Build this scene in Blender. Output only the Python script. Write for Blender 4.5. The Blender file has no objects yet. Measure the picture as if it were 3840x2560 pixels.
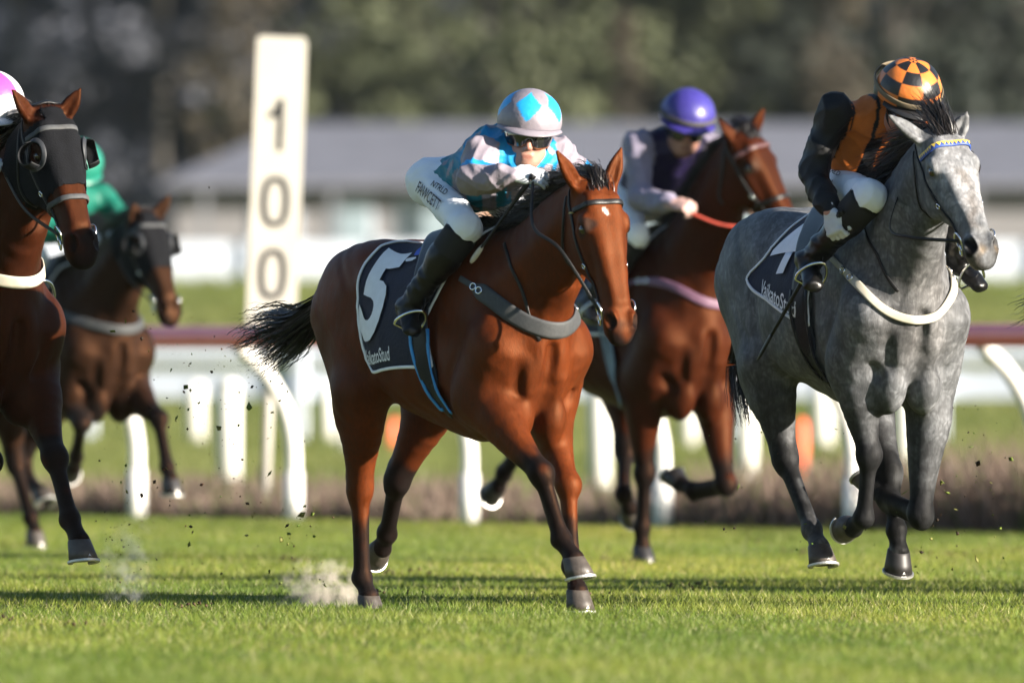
import bpy, math, random
import numpy as np
random.seed(7); RNG = np.random.default_rng(11)
SC = bpy.context.scene
# ------------------------------------------------------------------ camera, sky, sun, exposure
cam = bpy.data.cameras.new('camera'); camera = bpy.data.objects.new('camera', cam); SC.collection.objects.link(camera)
camera.location = (0, 0, 1.07); camera.rotation_euler = (math.radians(90), 0, 0)
cam.sensor_width = 36; cam.lens = 504; cam.shift_y = 50 / 3840; cam.clip_start = .5; cam.clip_end = 3000
cam.dof.use_dof = True; cam.dof.focus_distance = 61.0; cam.dof.aperture_fstop = 3.5
SC.camera = camera
SUN_AZ = math.radians(62); SUN_EL = math.radians(15)      # to the right of and behind the camera, low
sun_dir = (math.sin(SUN_AZ) * math.cos(SUN_EL), -math.cos(SUN_AZ) * math.cos(SUN_EL), math.sin(SUN_EL))
world = bpy.data.worlds.new('World'); SC.world = world; world.use_nodes = True
nt = world.node_tree; sky = nt.nodes.new('ShaderNodeTexSky'); sky.sky_type = 'NISHITA'; sky.sun_disc = False
sky.sun_elevation = SUN_EL; sky.sun_rotation = math.atan2(sun_dir[0], sun_dir[1]); sky.air_density = 1.0; sky.dust_density = .4; sky.ozone_density = 2.5
nt.nodes['Background'].inputs[1].default_value = .052
nt.links.new(sky.outputs[0], nt.nodes['Background'].inputs[0])
sl = bpy.data.lights.new('sun', 'SUN'); sl.energy = 5.0; sl.angle = math.radians(.55); sl.color = (1, .91, .78)
sun = bpy.data.objects.new('sun', sl); SC.collection.objects.link(sun)
from mathutils import Vector
sun.rotation_euler = Vector(sun_dir).to_track_quat('Z', 'Y').to_euler(); sun.location = (8, 40, 10)
SC.view_settings.view_transform = 'Standard'; SC.view_settings.look = 'None'; SC.view_settings.gamma = 1
SC.view_settings.exposure = 1.88
SC.render.engine = 'CYCLES'
try:
    SC.cycles.use_denoising = True; SC.cycles.denoiser = 'OPENIMAGEDENOISE'
except Exception: pass
SC.cycles.max_bounces = 5; SC.cycles.diffuse_bounces = 3; SC.cycles.glossy_bounces = 2; SC.cycles.transmission_bounces = 4
SC.cycles.transparent_max_bounces = 12; SC.cycles.volume_bounces = 1; SC.cycles.volume_max_steps = 96

# ------------------------------------------------------------------ modelling library
def V(*a): return np.array(a, dtype=float)
def unit(v):
    v = np.asarray(v, float); n = np.linalg.norm(v); return v / n if n > 1e-9 else v
def lerp(a, b, t): return np.asarray(a, float) * (1 - t) + np.asarray(b, float) * t
def sstep(x): x = np.clip(x, 0, 1); return x * x * (3 - 2 * x)

def catmull(pts, n):
    """smooth resampling of rows (any number of columns), n pieces per span"""
    P = np.asarray(pts, float); P = np.vstack([2 * P[0] - P[1], P, 2 * P[-1] - P[-2]]); out = []
    for i in range(1, len(P) - 2):
        for k in range(n):
            t = k / n; a, b, c, d = P[i - 1], P[i], P[i + 1], P[i + 2]
            out.append(.5 * (2 * b + (c - a) * t + (2 * a - 5 * b + 4 * c - d) * t * t + (3 * b - a - 3 * c + d) * t ** 3))
    out.append(P[-2]); return np.array(out)

class Field:
    """signed distance field on a regular grid, sculpted with blended primitives, meshed with surface nets"""
    def __init__(s, lo, hi, h):
        s.lo = np.array(lo, float); s.h = h
        s.n = np.ceil((np.array(hi, float) - s.lo) / h).astype(int) + 1
        s.F = np.full(s.n, .3, np.float32)
        s.ax = [(s.lo[i] + h * np.arange(s.n[i])).astype(np.float32) for i in range(3)]
    def sl(s, lo, hi):
        a = np.clip(np.floor((lo - s.lo) / s.h).astype(int), 0, s.n); b = np.clip(np.ceil((hi - s.lo) / s.h).astype(int) + 1, 0, s.n)
        if (b <= a).any(): return None
        return tuple(slice(a[i], b[i]) for i in range(3))
    def put(s, lo, hi, fn, k, sub=False):
        q = s.sl(lo - k - .02, hi + k + .02)
        if q is None: return
        X, Y, Z = np.meshgrid(s.ax[0][q[0]], s.ax[1][q[1]], s.ax[2][q[2]], indexing='ij', sparse=True)
        d = fn(X, Y, Z).astype(np.float32); f = s.F[q]
        if sub:
            m = np.maximum(k - np.abs(f + d), 0) / max(k, 1e-6); s.F[q] = np.maximum(f, -d) + m * m * k * .25
        else:
            m = np.maximum(k - np.abs(f - d), 0) / max(k, 1e-6); s.F[q] = np.minimum(f, d) - m * m * k * .25
    def ell(s, c, r, k=.03, ax=None, sub=False):
        c = np.asarray(c, float); r = np.ones(3) * np.asarray(r, float)
        A = np.eye(3) if ax is None else np.array(ax, float)
        R = np.sqrt(((A * r[:, None]) ** 2).sum(0))
        def fn(X, Y, Z): return dist_ell(X, Y, Z, c, r, A)
        s.put(c - R, c + R, fn, k, sub)
    def cone(s, p0, p1, r0, r1, k=.03, side=(0, 1, 0), sub=False):
        """tapered capsule; r = radius or (half width along side, half depth)"""
        fn, lo, hi = cone_fn(p0, p1, r0, r1, side); s.put(lo, hi, fn, k, sub)
    def chain(s, st, k=.03, side=(0, 1, 0), n=3):
        """stations (x,y,z,a,b) -> smooth tube of elliptical section"""
        S = catmull(st, n) if n > 1 else np.array(st, float); fs = []
        LO = np.full(3, 9e9); HI = -LO
        for i in range(len(S) - 1):
            fn, lo, hi = cone_fn(S[i][:3], S[i + 1][:3], S[i][3:5], S[i + 1][3:5], side); fs.append(fn)
            LO = np.minimum(LO, lo); HI = np.maximum(HI, hi)
        def f(X, Y, Z):
            d = fs[0](X, Y, Z)
            for g in fs[1:]: d = np.minimum(d, g(X, Y, Z))
            return d
        s.put(LO, HI, f, k)
    def sample(s, P):
        P = np.atleast_2d(P); q = np.clip((P - s.lo) / s.h, 0, s.n - 1.001); i = q.astype(int); t = q - i; o = 0
        for a in (0, 1):
            for b in (0, 1):
                for c in (0, 1):
                    w = (t[:, 0] if a else 1 - t[:, 0]) * (t[:, 1] if b else 1 - t[:, 1]) * (t[:, 2] if c else 1 - t[:, 2])
                    o = o + w * s.F[i[:, 0] + a, i[:, 1] + b, i[:, 2] + c]
        return o
    def grad(s, P):
        e = s.h * 1.2; g = np.stack([s.sample(P + e * np.eye(3)[i]) - s.sample(P - e * np.eye(3)[i]) for i in range(3)], 1)
        return g / np.maximum(np.linalg.norm(g, axis=1), 1e-6)[:, None]
    def snap(s, P, off=0., it=12):
        P = np.array(np.atleast_2d(P), float)
        for _ in range(it): P = P - s.grad(P) * (s.sample(P) - off)[:, None] * .8
        return P
    def march(s, O, D, off=0., far=.8, n=90):
        """from O outwards along D: last surface crossing + off"""
        O = np.atleast_2d(O).astype(float); D = np.atleast_2d(D).astype(float); best = np.zeros(len(O))
        for i in range(n):
            t = far * i / n; ins = s.sample(O + D * t) < 0; best = np.where(ins, t, best)
        for _ in range(4): best = best - s.sample(O + D * best[:, None]) * .9
        return O + D * (best + off)[:, None]
    def mesh(s):
        F = s.F; S = F < 0; n = s.n
        c = np.zeros(n - 1, np.int8)
        for a in (0, 1):
            for b in (0, 1):
                for d in (0, 1): c += S[a:n[0] - 1 + a, b:n[1] - 1 + b, d:n[2] - 1 + d]
        cells = np.argwhere((c > 0) & (c < 8)); idx = -np.ones(n - 1, np.int32); idx[tuple(cells.T)] = np.arange(len(cells))
        corn = np.array([[a, b, d] for a in (0, 1) for b in (0, 1) for d in (0, 1)])
        val = np.stack([F[tuple((cells + q).T)] for q in corn], 1)
        acc = np.zeros((len(cells), 3)); cnt = np.zeros(len(cells))
        for i in range(8):
            for j in range(i + 1, 8):
                if np.abs(corn[i] - corn[j]).sum() != 1: continue
                va, vb = val[:, i], val[:, j]; m = (va < 0) != (vb < 0); t = np.where(m, va / np.where(m, va - vb, 1), 0)
                acc += np.where(m[:, None], corn[i] + t[:, None] * (corn[j] - corn[i]), 0); cnt += m
        P = s.lo + s.h * (cells + acc / cnt[:, None]); Q = []
        for a in range(3):
            b, d = (a + 1) % 3, (a + 2) % 3
            sa = [slice(1, n[i] - 1) for i in range(3)]; sa[a] = slice(0, n[a] - 1); sb = list(sa); sb[a] = slice(1, n[a])
            A, B = S[tuple(sa)], S[tuple(sb)]
            for fl in (0, 1):
                e = np.argwhere(A & ~B if fl == 0 else ~A & B)
                if not len(e): continue
                off = np.ones(3, int); off[a] = 0; e = e + off; q = []
                for (u, v) in ((-1, -1), (0, -1), (0, 0), (-1, 0)):
                    o = e.copy(); o[:, b] += u; o[:, d] += v; q.append(idx[tuple(o.T)])
                q = np.stack(q, 1); Q.append(q if fl == 0 else q[:, ::-1])
        Q = np.vstack(Q); return P, Q[(Q >= 0).all(1)]

def dist_ell(X, Y, Z, c, r, A):
    x, y, z = X - c[0], Y - c[1], Z - c[2]; k0 = 0; k1 = 0
    for i in range(3):
        t = x * A[i, 0] + y * A[i, 1] + z * A[i, 2]; k0 = k0 + (t / r[i]) ** 2; k1 = k1 + (t / r[i] ** 2) ** 2
    k0 = np.sqrt(k0); k1 = np.sqrt(k1); return k0 * (k0 - 1) / np.maximum(k1, 1e-6)

def cone_fn(p0, p1, r0, r1, side=(0, 1, 0)):
    p0 = np.asarray(p0, float); p1 = np.asarray(p1, float); r0 = np.ones(2) * np.asarray(r0, float); r1 = np.ones(2) * np.asarray(r1, float)
    d = p1 - p0; L = max(np.linalg.norm(d), 1e-6); a = d / L
    sd = np.asarray(side, float); sd = sd - a * (sd @ a)
    if np.linalg.norm(sd) < 1e-3: sd = np.cross(a, (0.3, .1, 1))
    sd = unit(sd); up = np.cross(a, sd)
    iso = abs(r0[0] - r0[1]) < 1e-5 and abs(r1[0] - r1[1]) < 1e-5
    def fn(X, Y, Z):
        x, y, z = X - p0[0], Y - p0[1], Z - p0[2]
        q = x * a[0] + y * a[1] + z * a[2]; t = np.clip(q / L, 0, 1); ra = r0[0] + (r1[0] - r0[0]) * t
        e = q - t * L
        if iso: return np.sqrt(np.maximum(x * x + y * y + z * z - q * q + e * e, 0)) - ra
        rb = r0[1] + (r1[1] - r0[1]) * t
        u = x * sd[0] + y * sd[1] + z * sd[2]; v = x * up[0] + y * up[1] + z * up[2]; rc = np.minimum(ra, rb)
        k0 = np.sqrt((u / ra) ** 2 + (v / rb) ** 2 + (e / rc) ** 2); k1 = np.sqrt((u / ra ** 2) ** 2 + (v / rb ** 2) ** 2 + (e / rc ** 2) ** 2)
        return k0 * (k0 - 1) / np.maximum(k1, 1e-5)
    m = max(r0.max(), r1.max()); return fn, np.minimum(p0, p1) - m, np.maximum(p0, p1) + m

# ------------------------------------------------------------------ object helpers
COL = bpy.context.scene.collection

# ------------------------------------------------------------------ lettering, turned into flat shapes before anything else exists
def text_shape(txt, size, bold):
    cu = bpy.data.curves.new('txt', 'FONT'); cu.body = txt; cu.size = size; cu.offset = bold; cu.resolution_u = 4
    o = bpy.data.objects.new('txt', cu); COL.objects.link(o); dg = bpy.context.evaluated_depsgraph_get(); me = o.evaluated_get(dg).to_mesh()
    import bmesh
    bm = bmesh.new(); bm.from_mesh(me); bmesh.ops.remove_doubles(bm, verts=bm.verts, dist=1e-5); bmesh.ops.triangulate(bm, faces=bm.faces)
    for _ in range(5):
        ed = [e for e in bm.edges if e.calc_length() > size * .09]
        if not ed: break
        bmesh.ops.subdivide_edges(bm, edges=ed, cuts=1); bmesh.ops.triangulate(bm, faces=bm.faces)
    bm.verts.index_update(); v = np.array([q.co[:] for q in bm.verts]); fc = [tuple(x.index for x in q.verts) for q in bm.faces]; bm.free()
    o.evaluated_get(dg).to_mesh_clear(); bpy.data.objects.remove(o); bpy.data.curves.remove(cu)
    w = v[:, 0].max() - v[:, 0].min(); v[:, 0] -= v[:, 0].min(); v[:, 1] -= v[:, 1].min(); return v, fc, w, v[:, 1].max()
TEXT = {(s, b): text_shape(s, 1., b) for s, b in (('5', .035), ('4', .012), ('WaikatoStud', .012), ('FAWCETT', .01), ('NTRLD', .01), ('DY', .01), ('RLD', .01))}
def text_polys(s, size=1, bold=0.): v, f, w, h = TEXT[(s, bold)]; return v.copy(), f, w, h
def link(o, parent=None):
    COL.objects.link(o)
    if parent is not None: o.parent = parent
    return o
def tag(o, label=None, cat=None, group=None, kind=None):
    for k, v in (('label', label), ('category', cat), ('group', group), ('kind', kind)):
        if v: o[k] = v
    return o
def empty(name, loc=(0, 0, 0), rz=0, label=None, cat=None, group=None):
    o = bpy.data.objects.new(name, None); o.empty_display_size = .2; o.location = loc; o.rotation_euler = (0, 0, rz)
    link(o); return tag(o, label, cat, group)
def mesh_obj(name, P, Q, mat, parent=None, smooth=True, cols=None, loc=None, fmat=None):
    me = bpy.data.meshes.new(name); P = np.asarray(P, np.float32)
    if isinstance(Q, np.ndarray):
        k = Q.shape[1]; me.vertices.add(len(P)); me.vertices.foreach_set('co', P.ravel())
        me.loops.add(Q.size); me.loops.foreach_set('vertex_index', Q.astype(np.int32).ravel())
        me.polygons.add(len(Q)); me.polygons.foreach_set('loop_start', np.arange(0, Q.size, k, dtype=np.int32)); me.update(calc_edges=True)
    else:
        me.from_pydata([tuple(map(float, p)) for p in P], [], [tuple(map(int, q)) for q in Q]); me.update()
    me.validate()
    if smooth: me.polygons.foreach_set('use_smooth', np.ones(len(me.polygons), bool))
    for m in (mat if isinstance(mat, (list, tuple)) else [mat]):
        if m is not None: me.materials.append(m)
    if fmat is not None: me.polygons.foreach_set('material_index', np.asarray(fmat, np.int32))
    if cols is not None:
        c = np.ones((len(P), 4), np.float32); c[:, :3] = cols
        me.attributes.new('tint', 'FLOAT_COLOR', 'POINT').data.foreach_set('color', c.ravel())
    o = bpy.data.objects.new(name, me)
    if loc is not None: o.location = loc
    return link(o, parent)

class MB:
    """collects shapes into one mesh"""
    def __init__(s): s.v = []; s.f = []; s.n = 0
    def add(s, V_, F_):
        V_ = np.asarray(V_, float); s.v.append(V_); s.f += [tuple(int(i) + s.n for i in f) for f in F_]; s.n += len(V_); return s
    def box(s, c, d, R=None, bev=0):
        c = np.asarray(c, float); d = np.asarray(d, float) / 2
        v = np.array([[x, y, z] for x in (-1, 1) for y in (-1, 1) for z in (-1, 1)], float) * d
        if R is not None: v = v @ np.asarray(R, float)
        return s.add(v + c, [(0, 1, 3, 2), (4, 6, 7, 5), (0, 4, 5, 1), (2, 3, 7, 6), (0, 2, 6, 4), (1, 5, 7, 3)])
    def tube(s, pts, r, n=8, cap=True, flat=1., side=None):
        P = np.asarray(pts, float); r = np.ones(len(P)) * np.asarray(r, float); T = np.gradient(P, axis=0)
        ref = None; V_ = []
        for i in range(len(P)):
            t = unit(T[i])
            if ref is None:
                ref = np.asarray(side, float) if side is not None else (V(0, 0, 1) if abs(t[2]) < .9 else V(1, 0, 0))
            u = unit(ref - t * (ref @ t)); w = np.cross(t, u); ref = u
            a = np.arange(n) * 2 * math.pi / n
            V_.append(P[i] + r[i] * (np.cos(a)[:, None] * u + flat * np.sin(a)[:, None] * w))
        F_ = [(i * n + j, i * n + (j + 1) % n, (i + 1) * n + (j + 1) % n, (i + 1) * n + j) for i in range(len(P) - 1) for j in range(n)]
        if cap: F_ += [tuple(range(n))[::-1], tuple((len(P) - 1) * n + j for j in range(n))]
        return s.add(np.vstack(V_), F_)
    def lathe(s, prof, n=24, R=None, c=(0, 0, 0)):
        a = np.arange(n) * 2 * math.pi / n; V_ = []
        for r, z in prof: V_.append(np.stack([r * np.cos(a), r * np.sin(a), np.full(n, z)], 1))
        V_ = np.vstack(V_)
        if R is not None: V_ = V_ @ np.asarray(R, float)
        F_ = [(i * n + j, i * n + (j + 1) % n, (i + 1) * n + (j + 1) % n, (i + 1) * n + j) for i in range(len(prof) - 1) for j in range(n)]
        return s.add(V_ + np.asarray(c, float), F_)
    def build(s, name, mat, parent=None, smooth=True, loc=None):
        return mesh_obj(name, np.vstack(s.v), s.f, mat, parent, smooth, loc=loc)

def strap(P, N, w, th, closed=False):
    """flat band along points P with outward normals N -> verts, quads"""
    P = np.asarray(P, float); N = np.asarray(N, float); T = np.gradient(P, axis=0)
    if closed: T = np.roll(P, -1, 0) - np.roll(P, 1, 0)
    w = np.ones(len(P)) * w; W = np.cross(T, N); W /= np.maximum(np.linalg.norm(W, axis=1), 1e-9)[:, None]
    ring = np.stack([P - W * w[:, None] / 2 - N * th * .3, P - W * w[:, None] / 2 + N * th * .7, P - W * w[:, None] * .32 + N * th,
                     P + W * w[:, None] * .32 + N * th, P + W * w[:, None] / 2 + N * th * .7, P + W * w[:, None] / 2 - N * th * .3], 1)
    n = 6; m = len(P); F_ = []
    for i in range(m if closed else m - 1):
        k = (i + 1) % m
        for j in range(n): F_.append((i * n + j, k * n + j, k * n + (j + 1) % n, i * n + (j + 1) % n))
    if not closed: F_ += [tuple(range(n)), tuple((m - 1) * n + j for j in range(n))[::-1]]
    return ring.reshape(-1, 3), F_

def solid(P, F_, th):
    """give a sheet thickness (inwards), with a rim along its open edges"""
    P = np.asarray(P, float); Q = np.asarray(F_, int); n = len(P); N = np.zeros_like(P); fn = np.cross(P[Q[:, 2]] - P[Q[:, 0]], P[Q[:, 3]] - P[Q[:, 1]])
    for k in range(4): np.add.at(N, Q[:, k], fn)
    N /= np.maximum(np.linalg.norm(N, axis=1), 1e-9)[:, None]; E = np.vstack([Q[:, [k, (k + 1) % 4]] for k in range(4)]); key = np.sort(E, 1) @ np.array([n + 1, 1]); u, inv, cnt = np.unique(key, return_inverse=True, return_counts=True); B = E[cnt[inv.ravel()] == 1]
    return np.vstack([P, P - N * th]), np.vstack([Q, Q[:, ::-1] + n, np.stack([B[:, 1], B[:, 0], B[:, 0] + n, B[:, 1] + n], 1)])

# ------------------------------------------------------------------ materials
def node_mat(name):
    m = bpy.data.materials.new(name); m.use_nodes = True; t = m.node_tree; return m, t, t.nodes['Principled BSDF']
def mat(name, col, rough=.6, metal=0, spec=.5, var=.12, scale=30, bump=0, bscale=200, sheen=0, trans=None, coat=0, dirt=None):
    m, t, b = node_mat(name); N = t.nodes; L = t.links
    b.inputs['Roughness'].default_value = rough; b.inputs['Metallic'].default_value = metal; b.inputs['Specular IOR Level'].default_value = spec
    if sheen: b.inputs['Sheen Weight'].default_value = sheen
    if coat: b.inputs['Coat Weight'].default_value = coat
    tc = N.new('ShaderNodeTexCoord'); nz = N.new('ShaderNodeTexNoise'); nz.inputs['Scale'].default_value = scale; nz.inputs['Detail'].default_value = 4
    L.new(tc.outputs['Object'], nz.inputs['Vector'])
    r = N.new('ShaderNodeValToRGB'); c = np.array(col)
    r.color_ramp.elements[0].position = .3; r.color_ramp.elements[1].position = .7
    r.color_ramp.elements[0].color = (*np.clip(c * (1 - var), 0, 1), 1); r.color_ramp.elements[1].color = (*np.clip(c * (1 + var), 0, 1), 1)
    L.new(nz.outputs[0], r.inputs[0]); out = r.outputs[0]
    if dirt:
        n2 = N.new('ShaderNodeTexNoise'); n2.inputs['Scale'].default_value = dirt[1]; n2.inputs['Detail'].default_value = 6; L.new(tc.outputs['Object'], n2.inputs['Vector'])
        r2 = N.new('ShaderNodeValToRGB'); r2.color_ramp.elements[0].position = .52; r2.color_ramp.elements[1].position = .72; L.new(n2.outputs[0], r2.inputs[0])
        mx = N.new('ShaderNodeMixRGB'); mx.inputs[2].default_value = (*dirt[0], 1); L.new(out, mx.inputs[1])
        ml = N.new('ShaderNodeMath'); ml.operation = 'MULTIPLY'; ml.inputs[1].default_value = dirt[2]; L.new(r2.outputs[0], ml.inputs[0]); L.new(ml.outputs[0], mx.inputs[0]); out = mx.outputs[0]
    L.new(out, b.inputs['Base Color'])
    if bump:
        n3 = N.new('ShaderNodeTexNoise'); n3.inputs['Scale'].default_value = bscale; n3.inputs['Detail'].default_value = 3; L.new(tc.outputs['Object'], n3.inputs['Vector'])
        bp = N.new('ShaderNodeBump'); bp.inputs['Strength'].default_value = bump; bp.inputs['Distance'].default_value = .01
        L.new(n3.outputs[0], bp.inputs['Height']); L.new(bp.outputs[0], b.inputs['Normal'])
    if trans:
        b.inputs['Transmission Weight'].default_value = trans
    return m
def coat_mat(name, rough=.54, dapple=0., spec=.30, streak=.34, bump=.14, stint=(1, .44, .20)):
    """animal coat: tint attribute x hair streaks and patches; optional dapples for a grey"""
    m, t, b = node_mat(name); N = t.nodes; L = t.links
    at = N.new('ShaderNodeAttribute'); at.attribute_name = 'tint'; tc = N.new('ShaderNodeTexCoord')
    mp = N.new('ShaderNodeMapping'); mp.inputs['Scale'].default_value = (80, 80, 24); L.new(tc.outputs['Object'], mp.inputs[0])
    n1 = N.new('ShaderNodeTexNoise'); n1.inputs['Scale'].default_value = 1.; n1.inputs['Detail'].default_value = 5; n1.inputs['Roughness'].default_value = .65; L.new(mp.outputs[0], n1.inputs['Vector'])
    r1 = N.new('ShaderNodeMapRange'); r1.inputs[1].default_value = .3; r1.inputs[2].default_value = .7; r1.inputs[3].default_value = 1 - streak; r1.inputs[4].default_value = 1 + streak; L.new(n1.outputs[0], r1.inputs[0])
    n2 = N.new('ShaderNodeTexNoise'); n2.inputs['Scale'].default_value = 5.; n2.inputs['Detail'].default_value = 3; L.new(tc.outputs['Object'], n2.inputs['Vector'])
    r2 = N.new('ShaderNodeMapRange'); r2.inputs[1].default_value = .3; r2.inputs[2].default_value = .7; r2.inputs[3].default_value = .72; r2.inputs[4].default_value = 1.28; L.new(n2.outputs[0], r2.inputs[0])
    mu = N.new('ShaderNodeMath'); mu.operation = 'MULTIPLY'; L.new(r1.outputs[0], mu.inputs[0]); L.new(r2.outputs[0], mu.inputs[1]); fac = mu.outputs[0]
    if dapple:
        vo = N.new('ShaderNodeTexVoronoi'); vo.inputs['Scale'].default_value = 26; vo.feature = 'SMOOTH_F1'; vo.inputs['Smoothness'].default_value = .5
        w = N.new('ShaderNodeTexNoise'); w.inputs['Scale'].default_value = 14; L.new(tc.outputs['Object'], w.inputs['Vector'])
        ad = N.new('ShaderNodeMixRGB'); ad.blend_type = 'ADD'; ad.inputs[0].default_value = .16; L.new(tc.outputs['Object'], ad.inputs[1]); L.new(w.outputs[1], ad.inputs[2]); L.new(ad.outputs[0], vo.inputs['Vector'])
        r3 = N.new('ShaderNodeMapRange'); r3.inputs[1].default_value = .15; r3.inputs[2].default_value = .62; r3.inputs[3].default_value = 1 + dapple; r3.inputs[4].default_value = 1 - dapple; L.new(vo.outputs['Distance'], r3.inputs[0])
        n4 = N.new('ShaderNodeTexNoise'); n4.inputs['Scale'].default_value = 6.5; n4.inputs['Detail'].default_value = 5; L.new(tc.outputs['Object'], n4.inputs['Vector'])
        r4 = N.new('ShaderNodeMapRange'); r4.inputs[1].default_value = .32; r4.inputs[2].default_value = .68; r4.inputs[3].default_value = 1 - dapple * .9; r4.inputs[4].default_value = 1 + dapple * .9; L.new(n4.outputs[0], r4.inputs[0])
        m3 = N.new('ShaderNodeMath'); m3.operation = 'MULTIPLY'; L.new(fac, m3.inputs[0]); L.new(r3.outputs[0], m3.inputs[1])
        m4 = N.new('ShaderNodeMath'); m4.operation = 'MULTIPLY'; L.new(m3.outputs[0], m4.inputs[0]); L.new(r4.outputs[0], m4.inputs[1]); fac = m4.outputs[0]
    vm = N.new('ShaderNodeVectorMath'); vm.operation = 'SCALE'; L.new(at.outputs['Color'], vm.inputs[0]); L.new(fac, vm.inputs['Scale']); L.new(vm.outputs[0], b.inputs['Base Color'])
    sx_ = N.new('ShaderNodeSeparateXYZ'); L.new(at.outputs['Vector'], sx_.inputs[0]); sm = N.new('ShaderNodeMapRange'); sm.inputs[1].default_value = .005; sm.inputs[2].default_value = .045; sm.inputs[3].default_value = spec * .35; sm.inputs[4].default_value = spec; L.new(sx_.outputs[0], sm.inputs[0]); L.new(sm.outputs[0], b.inputs['Specular IOR Level']); b.inputs['Specular Tint'].default_value = (*stint, 1)
    rr_ = N.new('ShaderNodeMapRange'); rr_.inputs[1].default_value = .3; rr_.inputs[2].default_value = .7; rr_.inputs[3].default_value = rough - .07; rr_.inputs[4].default_value = rough + .10; L.new(n1.outputs[0], rr_.inputs[0]); L.new(rr_.outputs[0], b.inputs['Roughness'])
    mp2 = N.new('ShaderNodeMapping'); mp2.inputs['Scale'].default_value = (260, 260, 60); L.new(tc.outputs['Object'], mp2.inputs[0])
    n5 = N.new('ShaderNodeTexNoise'); n5.inputs['Scale'].default_value = 1; n5.inputs['Detail'].default_value = 2; L.new(mp2.outputs[0], n5.inputs['Vector'])
    n6 = N.new('ShaderNodeTexNoise'); n6.inputs['Scale'].default_value = 22; n6.inputs['Detail'].default_value = 2; L.new(tc.outputs['Object'], n6.inputs['Vector'])
    a6 = N.new('ShaderNodeMath'); a6.operation = 'MULTIPLY_ADD'; a6.inputs[1].default_value = .5; L.new(n6.outputs[0], a6.inputs[0]); L.new(n5.outputs[0], a6.inputs[2])
    bp = N.new('ShaderNodeBump'); bp.inputs['Strength'].default_value = bump; bp.inputs['Distance'].default_value = .012; L.new(a6.outputs[0], bp.inputs['Height']); L.new(bp.outputs[0], b.inputs['Normal'])
    return m
def tint_mat(name, rough=.5, bump=0., bscale=60, sheen=0, spec=.5, var=.08, dist=.01):
    """colours from the tint attribute (cloth panels, skin), fine noise on top"""
    m, t, b = node_mat(name); N = t.nodes; L = t.links
    at = N.new('ShaderNodeAttribute'); at.attribute_name = 'tint'; tc = N.new('ShaderNodeTexCoord')
    n1 = N.new('ShaderNodeTexNoise'); n1.inputs['Scale'].default_value = 25; n1.inputs['Detail'].default_value = 4; L.new(tc.outputs['Object'], n1.inputs['Vector'])
    r1 = N.new('ShaderNodeMapRange'); r1.inputs[1].default_value = .3; r1.inputs[2].default_value = .7; r1.inputs[3].default_value = 1 - var; r1.inputs[4].default_value = 1 + var; L.new(n1.outputs[0], r1.inputs[0])
    vm = N.new('ShaderNodeVectorMath'); vm.operation = 'SCALE'; L.new(at.outputs['Color'], vm.inputs[0]); L.new(r1.outputs[0], vm.inputs['Scale']); L.new(vm.outputs[0], b.inputs['Base Color'])
    b.inputs['Roughness'].default_value = rough; b.inputs['Specular IOR Level'].default_value = spec
    if sheen: b.inputs['Sheen Weight'].default_value = sheen
    if bump:
        n3 = N.new('ShaderNodeTexNoise'); n3.inputs['Scale'].default_value = bscale; n3.inputs['Detail'].default_value = 2; n3.inputs['Distortion'].default_value = .8; L.new(tc.outputs['Object'], n3.inputs['Vector'])
        bp = N.new('ShaderNodeBump'); bp.inputs['Strength'].default_value = bump; bp.inputs['Distance'].default_value = dist; L.new(n3.outputs[0], bp.inputs['Height']); L.new(bp.outputs[0], b.inputs['Normal'])
    return m
M = {}
M['coat'] = coat_mat('coat_bay')
M['coat_grey'] = coat_mat('coat_grey', .58, .27, .22, .34, stint=(1, 1, 1))
M['coat_dark'] = coat_mat('coat_dark', .52, spec=.34)
M['hair'] = mat('horsehair_black', (.013, .010, .009), .38, var=.4, scale=60)
M['hair_pale'] = mat('horsehair_pale', (.42, .38, .33), .5, var=.3, scale=60)
M['eye'] = mat('eye_dark', (.012, .007, .005), .06, var=0, coat=1)
M['hoof'] = mat('hoof_horn', (.050, .040, .033), .55, var=.35, scale=22, bump=.3, bscale=40)
M['hoof_dark'] = mat('hoof_dark', (.012, .010, .010), .5, var=.35, scale=22)
M['shoe'] = mat('shoe_aluminium', (.50, .49, .47), .45, metal=.8)
M['leather'] = mat('leather_black', (.010, .0095, .010), .42, spec=.3, var=.3, bump=.15, bscale=120)
M['elastic'] = mat('elastic_grey', (.038, .040, .043), .7, var=.2, scale=80, dirt=((.075, .07, .06), 9, .5))
M['steel'] = mat('steel_bit', (.78, .78, .78), .22, metal=1)
M['brass'] = mat('brass', (.75, .58, .18), .3, metal=.9)

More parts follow.
